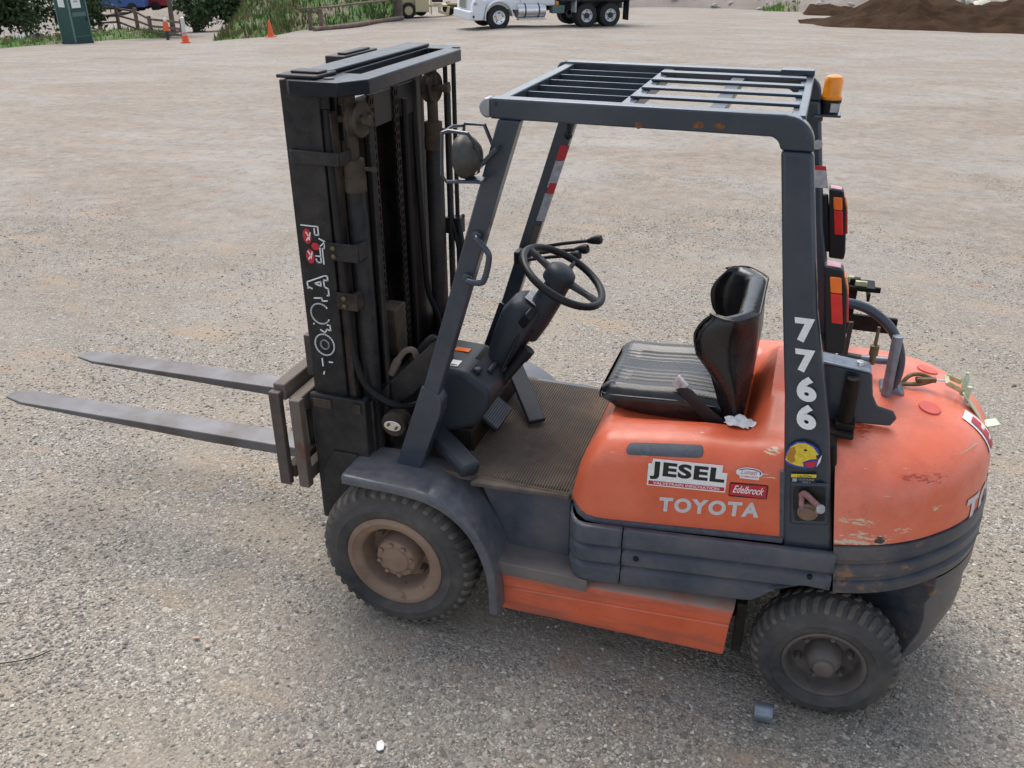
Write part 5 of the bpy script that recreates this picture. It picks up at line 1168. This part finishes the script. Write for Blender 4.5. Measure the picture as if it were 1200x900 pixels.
def leaves(b_pts, size, mat, name, parent):
    p = np.asarray(b_pts); n = len(p); d1 = rng.normal(size=(n, 3)); d1 /= np.linalg.norm(d1, axis=1)[:, None]; d2 = rng.normal(size=(n, 3)); d2 -= d1*(d1*d2).sum(1)[:, None]; d2 /= np.linalg.norm(d2, axis=1)[:, None]
    sz = size*(.6+.8*rng.random(n))[:, None]
    v = np.stack([p-d1*sz, p+d2*sz*.5, p+d1*sz, p-d2*sz*.5], 1).reshape(-1, 3); f = np.arange(4*n).reshape(-1, 4)
    me = bpy.data.meshes.new(name); me.from_pydata(v.tolist(), [], f.tolist()); me.materials.append(MATS[mat]); o = bpy.data.objects.new(name, me); COL.objects.link(o)
    if parent: o.parent = parent
    return o
def crown_pts(c, rad, n, clumps=26):
    cs = rng.normal(size=(clumps, 3)); cs /= np.linalg.norm(cs, axis=1)[:, None]; cs = cs*(.35+.6*rng.random((clumps, 1)))*np.array(rad)
    k = rng.integers(0, clumps, n); q = cs[k]+rng.normal(size=(n, 3))*np.array(rad)*.17; return q+np.array(c)
def heap(edge, dirn, prof, name, mat, nE=60, nz=.12, seed=1, ends=True, ramp=.10):
    """a mound: edge = its foot line as (s, lat), drawn back along dirn with the given height profile"""
    e = np.array(edge, float); L = np.r_[0, np.cumsum(np.linalg.norm(np.diff(e, axis=0), axis=1))]; rows = []; r_ = np.random.default_rng(seed); ph = r_.random(8)*6
    ds = np.array([p[0] for p in prof]); 
    dd = np.unique(np.r_[np.linspace(ds[0], ds[-1], 26), ds])
    for i in range(nE+1):
        l = L[-1]*i/nE; s0, l0 = np.interp(l, L, e[:, 0]), np.interp(l, L, e[:, 1]); k = min(1, i/nE/ramp, (1-i/nE)/.10) if ends else 1; k = k*k*(3-2*k) if k < 1 else 1
        row = []
        for d in dd:
            wob = .5*math.sin(l*1.3+ph[0])+.35*math.sin(l*2.9+ph[1]+d)
            q = W(s0+dirn[0]*d, l0+dirn[1]*d); h = np.interp(d+wob*.25*min(1, d), ds, [p[1] for p in prof])*k*(1+.18*math.sin(l*.9+ph[2])+.10*math.sin(l*2.1+d*1.1+ph[3]))
            h += nz*k*(math.sin(l*3.1+d*2.3+ph[4])*math.sin(d*3.7-l*1.9+ph[5])+.5*math.sin(l*7.3+ph[6])*math.sin(d*6.1+ph[7]))*min(1, d/.8)
            row.append((q.x, q.y, q.z+h-(.05 if d == dd[0] else 0)))
        rows.append(row)
    b = B(); b.grid(rows); o = b.obj(name, mat, smooth=180); return struct(o), np.array(rows)
def scatter_on(rows, n, keep=None):
    i = rng.random(n)*(rows.shape[0]-1.001); j = rng.random(n)*(rows.shape[1]-1.001); a, c = i.astype(int), j.astype(int); u, v_ = (i-a)[:, None], (j-c)[:, None]
    return rows[a, c]*(1-u)*(1-v_)+rows[a+1, c]*u*(1-v_)+rows[a, c+1]*(1-u)*v_+rows[a+1, c+1]*u*v_
# banks
_, rA = heap([(36, -34), (40.3, -22.3), (44.6, -20.4), (45.6, -18.2), (44.2, -16.2)], (.95, -.25), [(0, 0), (1.0, .22), (2.6, .25), (5, .05), (7, -.05)], 'grass_bank', 'bank_soil', seed=3)
blades(scatter_on(rA, 9000), .14, .02, 'grass_blade', 'grass'); blades(scatter_on(rA, 1500), .25, .03, 'dry_blade', 'dry_grass')
_, rB = heap([(39.8, -12.7), (43.2, -11.1), (47.2, -10.6), (49.2, -9.3), (51.5, -7.9), (56.8, -6.6), (62, -6.0)], (.93, -.22), [(0, 0), (1, .30), (3, .95), (5, 1.5), (8, 1.7), (16, 1.2)], 'grass_bank', 'bank_soil', seed=5)
gp_ = scatter_on(rB, 30000); pn_ = np.sin(gp_[:, 0]*1.1+1.5*np.sin(gp_[:, 1]*.8))+np.sin(gp_[:, 1]*1.3+gp_[:, 0]*.6); gp_ = gp_[(pn_ > -.55) | (rng.random(len(gp_)) < .12)]
blades(gp_, .15, .02, 'grass_blade', 'grass'); blades(scatter_on(rB[:22], 3000), .24, .025, 'dry_blade', 'dry_grass'); blades(scatter_on(rB, 2500), .32, .05, 'leaf_mid', 'weeds')
_, rC = heap([(66, 5.5), (68, 9), (67, 15), (60, 19.5), (58, 22)], (.95, .1), [(0, 0), (1, .5), (4, 1.5), (8, 1.9), (18, 1.8)], 'rubble_bank', 'rubble_soil', seed=8, ends=False)
_, rD = heap([(62.5, 16.5), (61, 19.5), (59, 23), (55, 27)], (.9, .2), [(0, 0), (1.5, .4), (5, 1.3), (10, 1.6)], 'grass_bank', 'bank_soil', seed=9)
blades(scatter_on(rD, 5000), .25, .035, 'grass_blade', 'grass')
st_pts = scatter_on(rC, 170)
b = B()
for p in st_pts: r_ = .08+.22*random.random()**3; q = B().ball(p, r_, 4, (1, 1, .7)); q.warp(lambda x, y, z: (x+.25*r_*math.sin(9*y/r_*.2+x*31), y+.2*r_*math.sin(x*27), z)); b.add(q.v, q.f)
o = b.obj('rubble_stones', 'grey_stone', smooth=0); struct(o, 'stuff')
# heaps of dark dirt on the right
_, rE = heap([(43.4, 13.3), (42.3, 14.6), (40.2, 16.7), (38.6, 18.6), (37.2, 20.2), (36, 23), (35, 27)], (.93, .25), [(0, 0), (.8, .22), (2.2, .62), (3.6, 1.05), (5.5, 1.15), (8, .6), (10, 0)], 'dirt_heap', 'dark_dirt', nz=.10, seed=11, ends=True, ramp=.30)
_, rF = heap([(56.2, 17.3), (54.4, 19), (53, 21)], (.9, .2), [(0, 0), (.8, .35), (2, .5), (4, 0)], 'dirt_heap', 'dark_dirt', nz=.06, seed=12)
_, rG = heap([(50.5, 19.5), (48.5, 20.6), (47.5, 22.5), (46, 26)], (.9, .25), [(0, 0), (1, .5), (3, 1.0), (6, 1.3), (9, .5)], 'gravel_heap', 'rubble_soil', nz=.08, seed=13)
b = B(); q = W(45, 21.3); n = 12; rows = []
for i in range(n): rows.append([(-.1+1.9*i/(n-1), .9*j/7-.4, (.45+.25*math.sin(i*.9+j*.7)-.10*(j-3)**2*.3-.35*(i/(n-1)))*1.0) for j in range(8)])
b.grid(rows); b.xf(Matrix.Translation((q.x, q.y, q.z+.62)) @ Matrix.Rotation(VIEW_RZ, 4, 'Z')); o = b.obj('tarpaulin', 'tarp_pale', smooth=40); o.modifiers.new('s', 'SOLIDIFY').thickness = .04
tag(o, 'pale yellowish tarpaulin lying over the dark dirt heap', 'tarpaulin')
# portable toilet
q = W(43.2, -20.0); T_ = thing('portable_toilet', 'dark green portable toilet with pale signs standing at the left edge of the lot', 'toilet', q, VIEW_RZ+R(62))
b = B(); b.box(-.58, .58, -.58, .58, .0, .10); b.obj('skid_base', 'tarp_dark', T_, .02)
for nm, (x0, x1, y0, y1) in (('wall', (-.55, -.53, -.53, .53)), ('wall', (.53, .55, -.53, .53)), ('wall', (-.53, .53, .53, .55)), ('door', (-.53, .53, -.55, -.53))):
    b = B(); b.box(x0, x1, y0, y1, .10, 2.1); d_ = b.obj(nm, 'potty_green', T_)
    if nm == 'door':
        b = B(); b.box(-.42, .42, -.556, -.551, 1.22, 1.40); b.obj('vent', 'potty_vent', d_); b = B(); b.box(-.36, .20, -.560, -.551, 1.58, 2.0); sg_ = b.obj('sign', 'white_print', d_)
        b = B(); b.box(-.20, .06, -.563, -.5605, 1.82, 1.90); b.obj('sign_print', 'label_grey', sg_); b = B(); b.box(-.42, .42, -.556, -.551, .35, .37); b.obj('door_rib', 'potty_vent', d_); b = B(); b.box(.36, .42, -.575, -.551, 1.0, 1.15); b.obj('handle', 'black_plastic', d_)
    elif x0 < -.5 and nm == 'wall' and y0 < -.5: b = B(); b.box(-.557, -.551, -.25, .25, 1.62, 1.95); b.obj('sign', 'white_print', d_)
for sx in (-1, 1):
    for sy in (-1, 1): b = B(); b.cbox((.535*sx, .535*sy, 1.11), (.07, .07, 2.02)); b.obj('corner_trim', 'potty_trim', T_, .01)
b = B(); b.grid([[(sx_*w_, sy_*w_, z) for sx_, sy_ in ((-1, -1), (1, -1), (1, 1), (-1, 1))] for w_, z in ((.58, 2.12), (.58, 2.18), (.4, 2.32), (.05, 2.36))], True, True, True); b.obj('roof', 'potty_vent', T_)
for ch_ in T_.children: ch_.scale = (.84, .84, .97)
# fence: posts and rails running back from the lot
FP = [(52, -22.7, 1.34, .4), (50, -20.8, 1.36, .5), (48, -19.03, 1.24, .12), (47, -18.0, .86, .05), (44, -15.38, .74, 0)]
q = W(48, -19); fx = thing('rail_fence', 'weathered wooden post-and-rail fence beyond the green toilet', 'fence', q)
tops = []
for s_, l_, h_, b_ in FP: p = W(s_, l_)-q; tops.append((p, h_, b_)); b = B(); b.cbox((p.x, p.y, p.z+(h_+.1)/2-.1), (.14, .14, h_+.3)); b.obj('post', 'weathered_wood', fx, .01)
for (p0, h0, b0), (p1, h1, b1) in zip(tops[:-1], tops[1:]):
    for f_ in (.94, .55, .18):
        b = B(); b.beam(p0+Vector((0, 0, b0+(h0-b0)*f_)), p1+Vector((0, 0, b1+(h1-b1)*f_)), .05, .10, (.3, .9, 0)); b.obj('rail', 'weathered_wood', fx, .008)
b = B(); p0, p1 = W(46.6, -17.4, .05)-q, W(44, -15.4, .35)-q; b.beam(p0, p1, .05, .09, (.3, .9, 0)); b.obj('brace', 'weathered_wood', fx)
# marker post, channelizer, cone
q = W(43.1, -15.8); m_ = thing('marker_post', 'orange and white marker on a dark post in front of the rail fence', 'marker', q)
b = B(); b.lathe([(.07, 0), (.06, .5)], (0, 0, 0), 'z', 12); b.obj('post', 'tarp_dark', m_); b = B(); b.lathe([(.13, .40), (.12, .72), (.10, .78), (.08, .80)], (0, 0, 0), 'z', 14); b.obj('orange_drum', 'cone_orange', m_)
b = B(); b.lathe([(.125, .50), (.124, .58)], (0, 0, 0), 'z', 14); b.obj('reflective_band', 'tarp_pale', m_); b = B(); b.lathe([(.05, .80), (.075, .84), (.075, .92), (.03, .98)], (0, 0, 0), 'z', 12); b.obj('lamp', 'white_print', m_)
q = W(39.5, -13.75); m_ = thing('channelizer', 'tall white channelizer post with orange foot beside the fence end', 'traffic post', q)
b = B(); b.lathe([(.20, .0), (.20, .05), (.15, .06), (.12, .30)], (0, 0, 0), 'z', 16); b.obj('foot', 'cone_orange', m_); b = B(); b.lathe([(.10, .30), (.10, .40), (.085, .45), (.08, .98), (.03, 1.02)], (0, 0, 0), 'z', 16); b.obj('tube', 'silver_print', m_)
b = B(); b.lathe([(.104, .33), (.104, .43)], (0, 0, 0), 'z', 16); b.obj('faded_band', 'pink_print', m_)
q = W(42.3, -10.85); m_ = thing('traffic_cone', 'bright orange traffic cone at the foot of the grass bank', 'traffic cone', q)
b = B(); b.box(-.19, .19, -.19, .19, 0, .04); b.obj('base', 'cone_orange', m_, .01); b = B(); b.lathe([(.15, .04), (.03, .71), (.015, .72)], (0, 0, 0), 'z', 18); b.obj('cone', 'cone_orange', m_)
# wooden rail stand at the bank
q = W(48.3, -10.0); m_ = thing('wooden_rail', 'brown wooden rail on two posts along the green grass bank', 'rail', q)
for s_, l_ in ((46.9, -10.0), (46.6, -9.4)): p = W(s_, l_)-q; b = B(); b.cbox((p.x, p.y, p.z+.46), (.17, .17, 1.06)); b.obj('post', 'weathered_wood', m_, .01)
p0, p1, p2 = W(47.2, -10.6, 1.0)-q, W(46.7, -9.05, 1.04)-q, W(53.5, -6.9, 1.10)-q
b = B(); b.beam(p0, p1, .20, .09, (.3, .9, 0)); b.obj('rail', 'weathered_wood', m_, .01); b = B(); b.tube([p1, p1.lerp(p2, .5)+Vector((0, 0, .03)), p2], .055, 8); b.obj('rail', 'weathered_wood', m_)
q = W(50, -7.8); b = B(); b.tube([W(45.8, -9.6, .09)-q, W(47.6, -8.5, .10)-q, W(55.0, -6.35, .12)-q], .12, 10); o = b.obj('log', 'weathered_wood'); o.location = q; tag(o, 'long dark log lying along the edge of the lot', 'log')
# tree at the corner of the bank
def tree(s_, l_, h_, rad, label, tr=.26, n=2600, mat='leaf_mid', cz=None, grp=None):
    q = W(s_, l_); t_ = thing('tree', label, 'tree', q, 0, grp); b = B(); b.tube([(0, 0, -.2), (.02, .03, h_*.25), (-.05, .05, h_*.5), (.05, 0, h_*.8)], [tr*1.25, tr, tr*.7, tr*.25], 10)
    for k in range(5): a = k*1.3+s_; b.tube([(0, 0, h_*(.35+.08*k)), (rad*.35*math.cos(a), rad*.35*math.sin(a), h_*(.5+.07*k)), (rad*.7*math.cos(a), rad*.7*math.sin(a), h_*(.58+.07*k))], [tr*.4, tr*.25, tr*.08], 6)
    b.obj('trunk', 'bark', t_); leaves(crown_pts((0, 0, cz or h_*.68), (rad, rad, h_*.36), n), .16, mat, 'crown', t_); return t_
tree(56.2, -6.75, 7.5, 2.3, 'tree with a thick brown trunk at the end of the green bank')
# bushes and trees at the far left
def bush(s_, l_, h_, rad, label, n=1800, mat='leaf_dark', grp=None):
    q = W(s_, l_); t_ = thing('bush', label, 'bush', q, 0, grp); b = B()
    for k in range(6): a = k*1.05+l_; b.tube([(.1*math.cos(a), .1*math.sin(a), -.2), (rad*.35*math.cos(a), rad*.35*math.sin(a), h_*.55), (rad*.55*math.cos(a), rad*.55*math.sin(a), h_*.9)], [.05, .035, .012], 6)
    b.obj('stem', 'bark', t_); leaves(crown_pts((0, 0, h_*.52), (rad, rad, h_*.5), n), .13, mat, 'foliage', t_); return t_
G1 = 'dark bushes at the left edge of the lot'
bush(47.5, -27.3, 3.6, 2.3, 'dark bush at the far left corner, left of the green toilet', n=3800, grp=G1)
bush(48.2, -24.9, 3.8, 2.2, 'dark bush directly left of the green toilet', n=3800, grp=G1)
bush(49.6, -22.5, 3.8, 1.9, 'dark bush directly behind the green toilet', n=3400, grp=G1)
tree(46.0, -25.3, 6.5, 2.2, 'thin pale-trunked tree among the dark bushes on the left', .06, 2600, 'leaf_dark')
bush(50.5, -16.9, 2.2, 1.0, 'dark green bush beside the pale leaning trunk, right of the fence', n=1800, grp='bushes at the gap in the bank')
bush(51.5, -15.2, 2.6, 1.3, 'wide dark bush at the left end of the grass bank', n=2400, grp='bushes at the gap in the bank')
tree(47.0, -16.9, 5.5, 1.3, 'pale thin trunk standing at the end of the rail fence', .11, 1500)
# rubbish beside the toilet
def board(nm, s_, l_, dz, dims, rz, rx, mat, label, cat, grp=None): b = B(); b.cbox((0, 0, 0), dims); o = b.obj(nm, mat, None, .006); o.location = W(s_, l_, dz); o.rotation_euler = (rx, R(3), VIEW_RZ+rz); return tag(o, label, cat, grp)
board('white_panel', 44.2, -23.2, .30, (.55, .06, .34), .3, R(-38), 'white_print', 'white panel leaning on the rubbish pile left of the toilet', 'panel')
board('plank', 43.6, -23.3, .10, (.95, .25, .06), .15, R(8), 'wood_pale', 'pale plank lying under the white panel', 'plank'); board('plank', 43.6, -24.3, .06, (.8, .2, .06), -.2, 0, 'wood_pale', 'pale plank at the left end of the rubbish pile', 'plank')
board('plank', 46, -21.9, .36, (1.0, .2, .06), .5, R(10), 'wood_pale', 'short plank on the pile nearest the green toilet', 'plank')
for i, (s_, l_, sc_, lb_) in enumerate(((44.6, -22.6, (.42, .3, .34), 'dark plastic sheet heaped behind the white panel'), (44.4, -22.1, (.40, .3, .22), 'dark plastic sheet heaped next to the toilet'))):
    b = B(); b.ball((0, 0, .1), 1, 7, sc_); b.warp(lambda x, y, z: (x*(1+.3*math.sin(z*19+y*7)), y*(1+.3*math.sin(x*17)), z*(1+.25*math.sin(x*13+y*11)))); o = b.obj('plastic_sheet', 'tarp_dark', smooth=25); o.location = W(s_, l_); tag(o, lb_, 'sheet')
for i, (s_, l_, r_, lb_) in enumerate(((43.3, -21.7, .11, 'pale stone near the toilet foot'), (43.2, -22.2, .13, 'pale stone before the dark plastic sheet'))):
    b = B(); b.ball((0, 0, r_*.5), r_, 5, (1.4, 1, .8)); o = b.obj('stone', 'grey_stone', smooth=20); o.location = W(s_, l_); tag(o, lb_, 'stone')
# ------------------------------------------------------------------ white dump truck
pf, pr = W(43.0, -.98), W(44.6, 3.3); dv = (pr-pf); ang = math.atan2(-dv.y, -dv.x)
TR = thing('dump_truck', 'white dump truck with a dark bed parked across the lot', 'truck', pf, ang)
# local: +X forward, +Y the truck's left (towards the camera); wheelbase
WB = 4.25
tilt_ = 0; TR.rotation_euler = (0, -tilt_ if False else math.asin((pr.z-pf.z)/4.55), ang)
def tb(): return B()
b = tb(); b.box(-6.4, 1.0, -.45, .45, .75, 1.0); b.obj('frame_rail', 'truck_black', TR, .02)
def twheel(x, y, dual, white):
    b = B(); b.lathe([(.28, -.14), (.34, -.15), (.48, -.13), (.515, -.09), (.515, .09), (.48, .13), (.34, .15), (.28, .14)], (x, y, .515), 'y', 32); wh = b.obj('wheel', 'dark_tyre', TR)
    o_ = .15 if y > 0 else -.15; k = 1 if y > 0 else -1
    b = B(); pr_ = [(.29, o_-.01*k), (.27, o_-.02*k), (.25, o_-.09*k), (.12, o_-.10*k), (.12, o_+.02*k), (0, o_+.03*k)] if dual else [(.29, o_), (.27, o_+.01*k), (.22, o_-.02*k), (.14, o_-.03*k), (.12, o_+.05*k), (0, o_+.05*k)]
    b.lathe(pr_, (x, y, .515), 'y', 28); rm = b.obj('rim', 'polished_alloy' if not dual else 'white_enamel', wh)
    b = B()
    for i in range(5): a = i*1.2566+.3; b.lathe([(.035, o_-.019*k), (0, o_-.017*k)], (x+.195*math.cos(a), y, .515+.195*math.sin(a)), 'y', 8)
    b.obj('rim_hole', 'truck_black', wh)
    if dual: b = B(); b.lathe([(.13, o_-.05*k), (.12, o_+.03*k), (0, o_+.04*k)], (x, y, .515), 'y', 16); b.obj('hub', 'truck_black', wh)
for sy in (-1, 1):
    twheel(0, 1.02*sy, False, False)
    for xx in (-WB, -WB-1.2): twheel(xx, 1.05*sy, True, True); twheel(xx, .72*sy, True, True)
# hood, fenders, bumper, cab
b = tb(); rows = []
for x, hw, z0, z1 in ((1.27, .55, .78, 1.30), (1.2, .80, .72, 1.52), (1.0, .92, .72, 1.68), (.4, .98, .78, 1.80), (-.4, 1.0, .85, 1.92), (-.95, 1.02, .80, 2.0)): rows.append([(x, -hw, z0), (x, -hw, z1-.35), (x, -hw*.78, z1-.05), (x, 0, z1), (x, hw*.78, z1-.05), (x, hw, z1-.35), (x, hw, z0)])
b.grid(rows, False, True, True); b.obj('truck_hood', 'white_enamel', TR, smooth=50)
for sy in (-1, 1):
    b = tb(); n = 16; rows = []
    for i in range(n+1):
        a = R(-12+190*i/n); x, z = .63*math.cos(a), .53+.63*math.sin(a); y0, y1 = .80*sy, 1.20*sy; rows.append([(x, y0, z), (x, y1, z), (x*1.06, y1+.01*sy, .53+(z-.53)*1.07+.02), (x*1.07, y0, .53+(z-.53)*1.10+.05)])
    b.grid(rows, True, True, True); b.obj('fender', 'white_enamel', TR, smooth=50)
    b = tb(); b.side([(1.22, .55), (1.22, 1.05), (1.05, 1.38), (.55, 1.22), (.66, .72), (.66, .58)], min(.80*sy, 1.17*sy), max(.80*sy, 1.17*sy)); b.obj('fender_front', 'white_enamel', TR, .06)
    b = tb(); b.cbox((1.10, 1.10*sy, 1.10), (.16, .2, .12)); b.obj('headlight', 'label_grey', TR, .03)
b = tb(); b.box(1.20, 1.38, -1.2, 1.2, .42, .80); b.box(.72, 1.20, 1.02, 1.2, .42, .78); b.box(.72, 1.20, -1.2, -1.02, .42, .78); b.obj('bumper', 'white_enamel', TR, .05)
b = tb(); b.lathe([(.05, 0), (.05, .015)], (1.2, 1.2, .58), 'y', 10); b.obj('fog_lamp', 'truck_black', TR)
b = tb(); b.box(1.27, 1.31, -.5, .5, .85, 1.45); b.obj('grille', 'polished_alloy', TR, .02)
b = tb(); b.side([(-.9, .95), (-.9, 2.0), (-1.25, 2.85), (-2.7, 2.95), (-2.75, .95)], -1.05, 1.05); cab = b.obj('cab', 'white_enamel', TR, .08, seg=3)
for sy in (-1, 1): b = tb(); b.side([(-1.2, 1.95), (-1.42, 2.65), (-2.1, 2.68), (-2.1, 1.95)], min(1.051*sy, 1.056*sy), max(1.051*sy, 1.056*sy)); b.obj('side_window', 'car_glass', cab); b = tb(); b.side([(-1.02, 1.0), (-1.02, 1.9), (-1.05, 1.9), (-1.05, 1.0)], min(1.051*sy, 1.054*sy), max(1.051*sy, 1.054*sy)); b.obj('door_seam', 'label_grey', cab)
b = tb(); b.beam((-.93, 0, 2.10), (-1.21, 0, 2.78), 1.8, .02, (0, 1, 0)); b.obj('windshield', 'car_glass', cab)
for sy in (-1, 1):
    b = tb(); b.lathe([(.02, -2.2), (.30, -2.2), (.31, -2.16), (.31, -.92), (.30, -.88), (.02, -.88)], (0, .98*sy, .78), 'x', 24); tk = b.obj('fuel_tank', 'polished_alloy', TR)
    for xx in (-1.9, -1.25): b = tb(); b.lathe([(.316, 0), (.316, .06)], (xx, .98*sy, .78), 'x', 24); b.obj('tank_strap', 'truck_black', tk)
    b = tb(); b.box(-2.2, -.88, 1.0*sy if sy > 0 else -1.28, 1.28 if sy > 0 else -1.0, .40, .46); b.obj('step', 'polished_alloy', TR, .01)
    b = tb(); b.cbox((-2.9, .85*sy, .80), (.6, .4, .34)); b.obj('tool_box', 'potty_vent', TR, .02)
    b = tb(); b.cbox((-6.35, .95*sy, .75), (.03, .55, .95)); b.obj('mud_flap', 'truck_black', TR)
    b = tb(); b.box(-3.72, -3.64, min(.7*sy, 1.22*sy), max(.7*sy, 1.22*sy), .65, 1.2); b.obj('mud_guard', 'label_grey', TR, .03)
b = tb(); b.side([(-2.95, 1.12), (-6.6, 1.12), (-6.9, 2.55), (-2.95, 2.55)], -1.22, 1.22); bed = b.obj('dump_bed', 'bed_green', TR, .04)
for xx in (-3.2, -4.0, -4.8, -5.6, -6.4):
    for sy in (-1, 1): b = tb(); b.cbox((xx, 1.26*sy, 1.85), (.12, .08, 1.35)); b.obj('bed_rib', 'bed_green', bed, .01)
b = tb(); b.box(-6.4, -2.95, -.6, .6, 1.0, 1.12); b.obj('subframe', 'truck_black', TR)
b = tb(); b.cbox((-2.85, .9, 1.05), (.12, .25, .16)); b.obj('marker_light', 'amber_lens', TR, .02)
# ------------------------------------------------------------------ beige loader
q = W(58.3, -5.0); MC = thing('loader', 'beige yard loader with large tyres parked behind the tree trunk', 'loader', q, VIEW_RZ+R(8))
def mw(x, y, r, wd, dark=False):
    b = B(); b.lathe([(r*.55, -wd/2), (r*.9, -wd/2), (r, -wd*.35), (r, wd*.35), (r*.9, wd/2), (r*.55, wd/2)], (x, y, r), 'y', 28); t_ = b.obj('wheel', 'dark_tyre', MC)
    if not dark: b = B(); b.lathe([(r*.58, -wd/2-.01), (r*.5, -wd/2-.01), (r*.45, -wd/2+.08), (r*.22, -wd/2+.09), (r*.2, -wd/2), (0, -wd/2)], (x, y, r), 'y', 24); b.obj('rim', 'beige_enamel', t_)
mw(-1.35, -.8, .44, .34); mw(-1.35, .8, .44, .34); mw(-.55, .75, .40, .3, True); mw(1.2, .8, .40, .3, True)
b = B(); b.box(-1.9, -.1, -.65, .65, .62, 1.5); b.box(-.95, -.12, -.98, -.6, .35, 1.35); b.obj('body', 'beige_enamel', MC, .04)
b = B(); b.box(-1.5, -.3, -.6, .6, 1.5, 2.4); b.obj('cab', 'beige_enamel', MC, .05); b = B(); b.box(-1.3, -.5, -.615, -.601, 1.65, 2.25); b.obj('window', 'car_glass', MC)
b = B(); b.box(-.1, 1.0, -.75, .4, .62, .74); b.box(-.02, .06, -.78, -.7, .2, 1.0); b.box(1.0, 2.1, -.6, -.45, .72, .82); b.obj('boom', 'beige_enamel', MC, .02)
b = B(); b.box(.1, .75, -.5, .5, .85, 1.35); b.obj('engine', 'truck_black', MC, .04)
b = B(); b.side([(.42, .30), (.42, .68), (.60, .70), (.60, .42), (1.05, .22), (1.02, .14)], -.95, -.85); b.side([(.85, .2), (1.05, .22), (1.15, .66), (1.0, .66)], -.95, -.85); b.obj('bucket_arm', 'beige_enamel', MC, .02)
b = B(); b.box(1.25, 2.3, -.2, .5, .45, .8); b.obj('log_load', 'weathered_wood', MC, .05)
# ------------------------------------------------------------------ parked vehicles on a terrace beyond the fence
heap([(56.5, -40), (56.5, -30), (57, -20), (57.5, -12), (58.5, -9)], (1, -.05), [(0, 0), (1.5, .35), (3.5, .80), (8, .86), (30, 1.0)], 'parking_terrace', 'gravel', nz=.02, seed=21, ends=False)
def car(s_, l_, rz, mat, label, L=4.4, h=1.5, van=False):
    q = W(s_, l_, .84); c = thing('parked_car', label, 'car', q, VIEW_RZ+rz, 'cars parked beyond the fence')
    pr_ = [(-L/2, .35), (-L/2, .85), (-L/2+.1, .95), (-L*.27, 1.0), (-L*.15, h), (L*.28, h), (L*.40, 1.02), (L/2, .92), (L/2, .35)] if not van else [(-L/2, .35), (-L/2, 1.0), (-L*.40, 1.15), (-L*.33, h), (L/2, h), (L/2, .35)]
    b = B(); b.side(pr_, -.85, .85); b.obj('body', mat, c, .08, seg=3)
    b = B(); b.side([(-L*.25, 1.02), (-L*.15, h-.08), (L*.26, h-.08), (L*.36, 1.04)], -.862, -.852); b.obj('side_window', 'car_glass', c); b = B(); b.side([(-L*.25, 1.02), (-L*.15, h-.08), (L*.26, h-.08), (L*.36, 1.04)], .852, .862); b.obj('side_window', 'car_glass', c)
    for x in (-L*.31, L*.31):
        for y in (-.78, .78): b = B(); b.lathe([(0, -.11), (.20, -.11), (.32, -.09), (.32, .09), (.20, .11), (0, .11)], (x, y, .32), 'y', 20); b.obj('wheel', 'dark_tyre', c)
    for sy in (-.55, .55): b = B(); b.cbox((-L/2+.02, sy, .74), (.06, .3, .14)); b.obj('headlight', 'white_print', c, .02)
    return c
car(63, -26.3, R(10), 'car_blue', 'blue car parked beyond the fence, right of the toilet', 4.2)
car(65, -25.3, R(4), 'car_red', 'red car parked behind the middle of the fence', 4.0)
car(66, -24.0, R(8), 'car_white', 'white car parked beyond the pale trunk end of the fence')
car(64, -20.2, R(5), 'car_blue', 'dark blue car parked above the gap in the bank', 4.4)
car(61.5, -15.6, R(4), 'car_white', 'white van behind the grass bank', 5.2, 2.1, True); car(62, -10.4, R(4), 'car_blue', 'bright blue van behind the highest part of the grass bank', 4.8, 2.0, True)
# trees standing beyond the cars
G2 = 'trees beyond the parked cars'
for i, (s_, l_, h_, r_, lb_) in enumerate(((74, -38, 11, 3.2, 'leftmost tall tree beyond the parked cars'), (77, -30, 12, 3.4, 'tall tree beyond the blue car'), (75, -21, 10, 3.0, 'tall tree beyond the gap in the bank'), (78, -12, 12, 3.5, 'tall tree beyond the vans'), (80, 2, 12, 3.6, 'tall tree beyond the dump truck'), (78, 17, 11, 3.2, 'tall tree beyond the rubble bank'), (70, 30, 12, 3.6, 'tall tree beyond the dirt heaps'))):
    tree(s_, l_, h_, r_, lb_, .25, 1800, 'leaf_dark' if i % 2 else 'leaf_mid', None, G2)
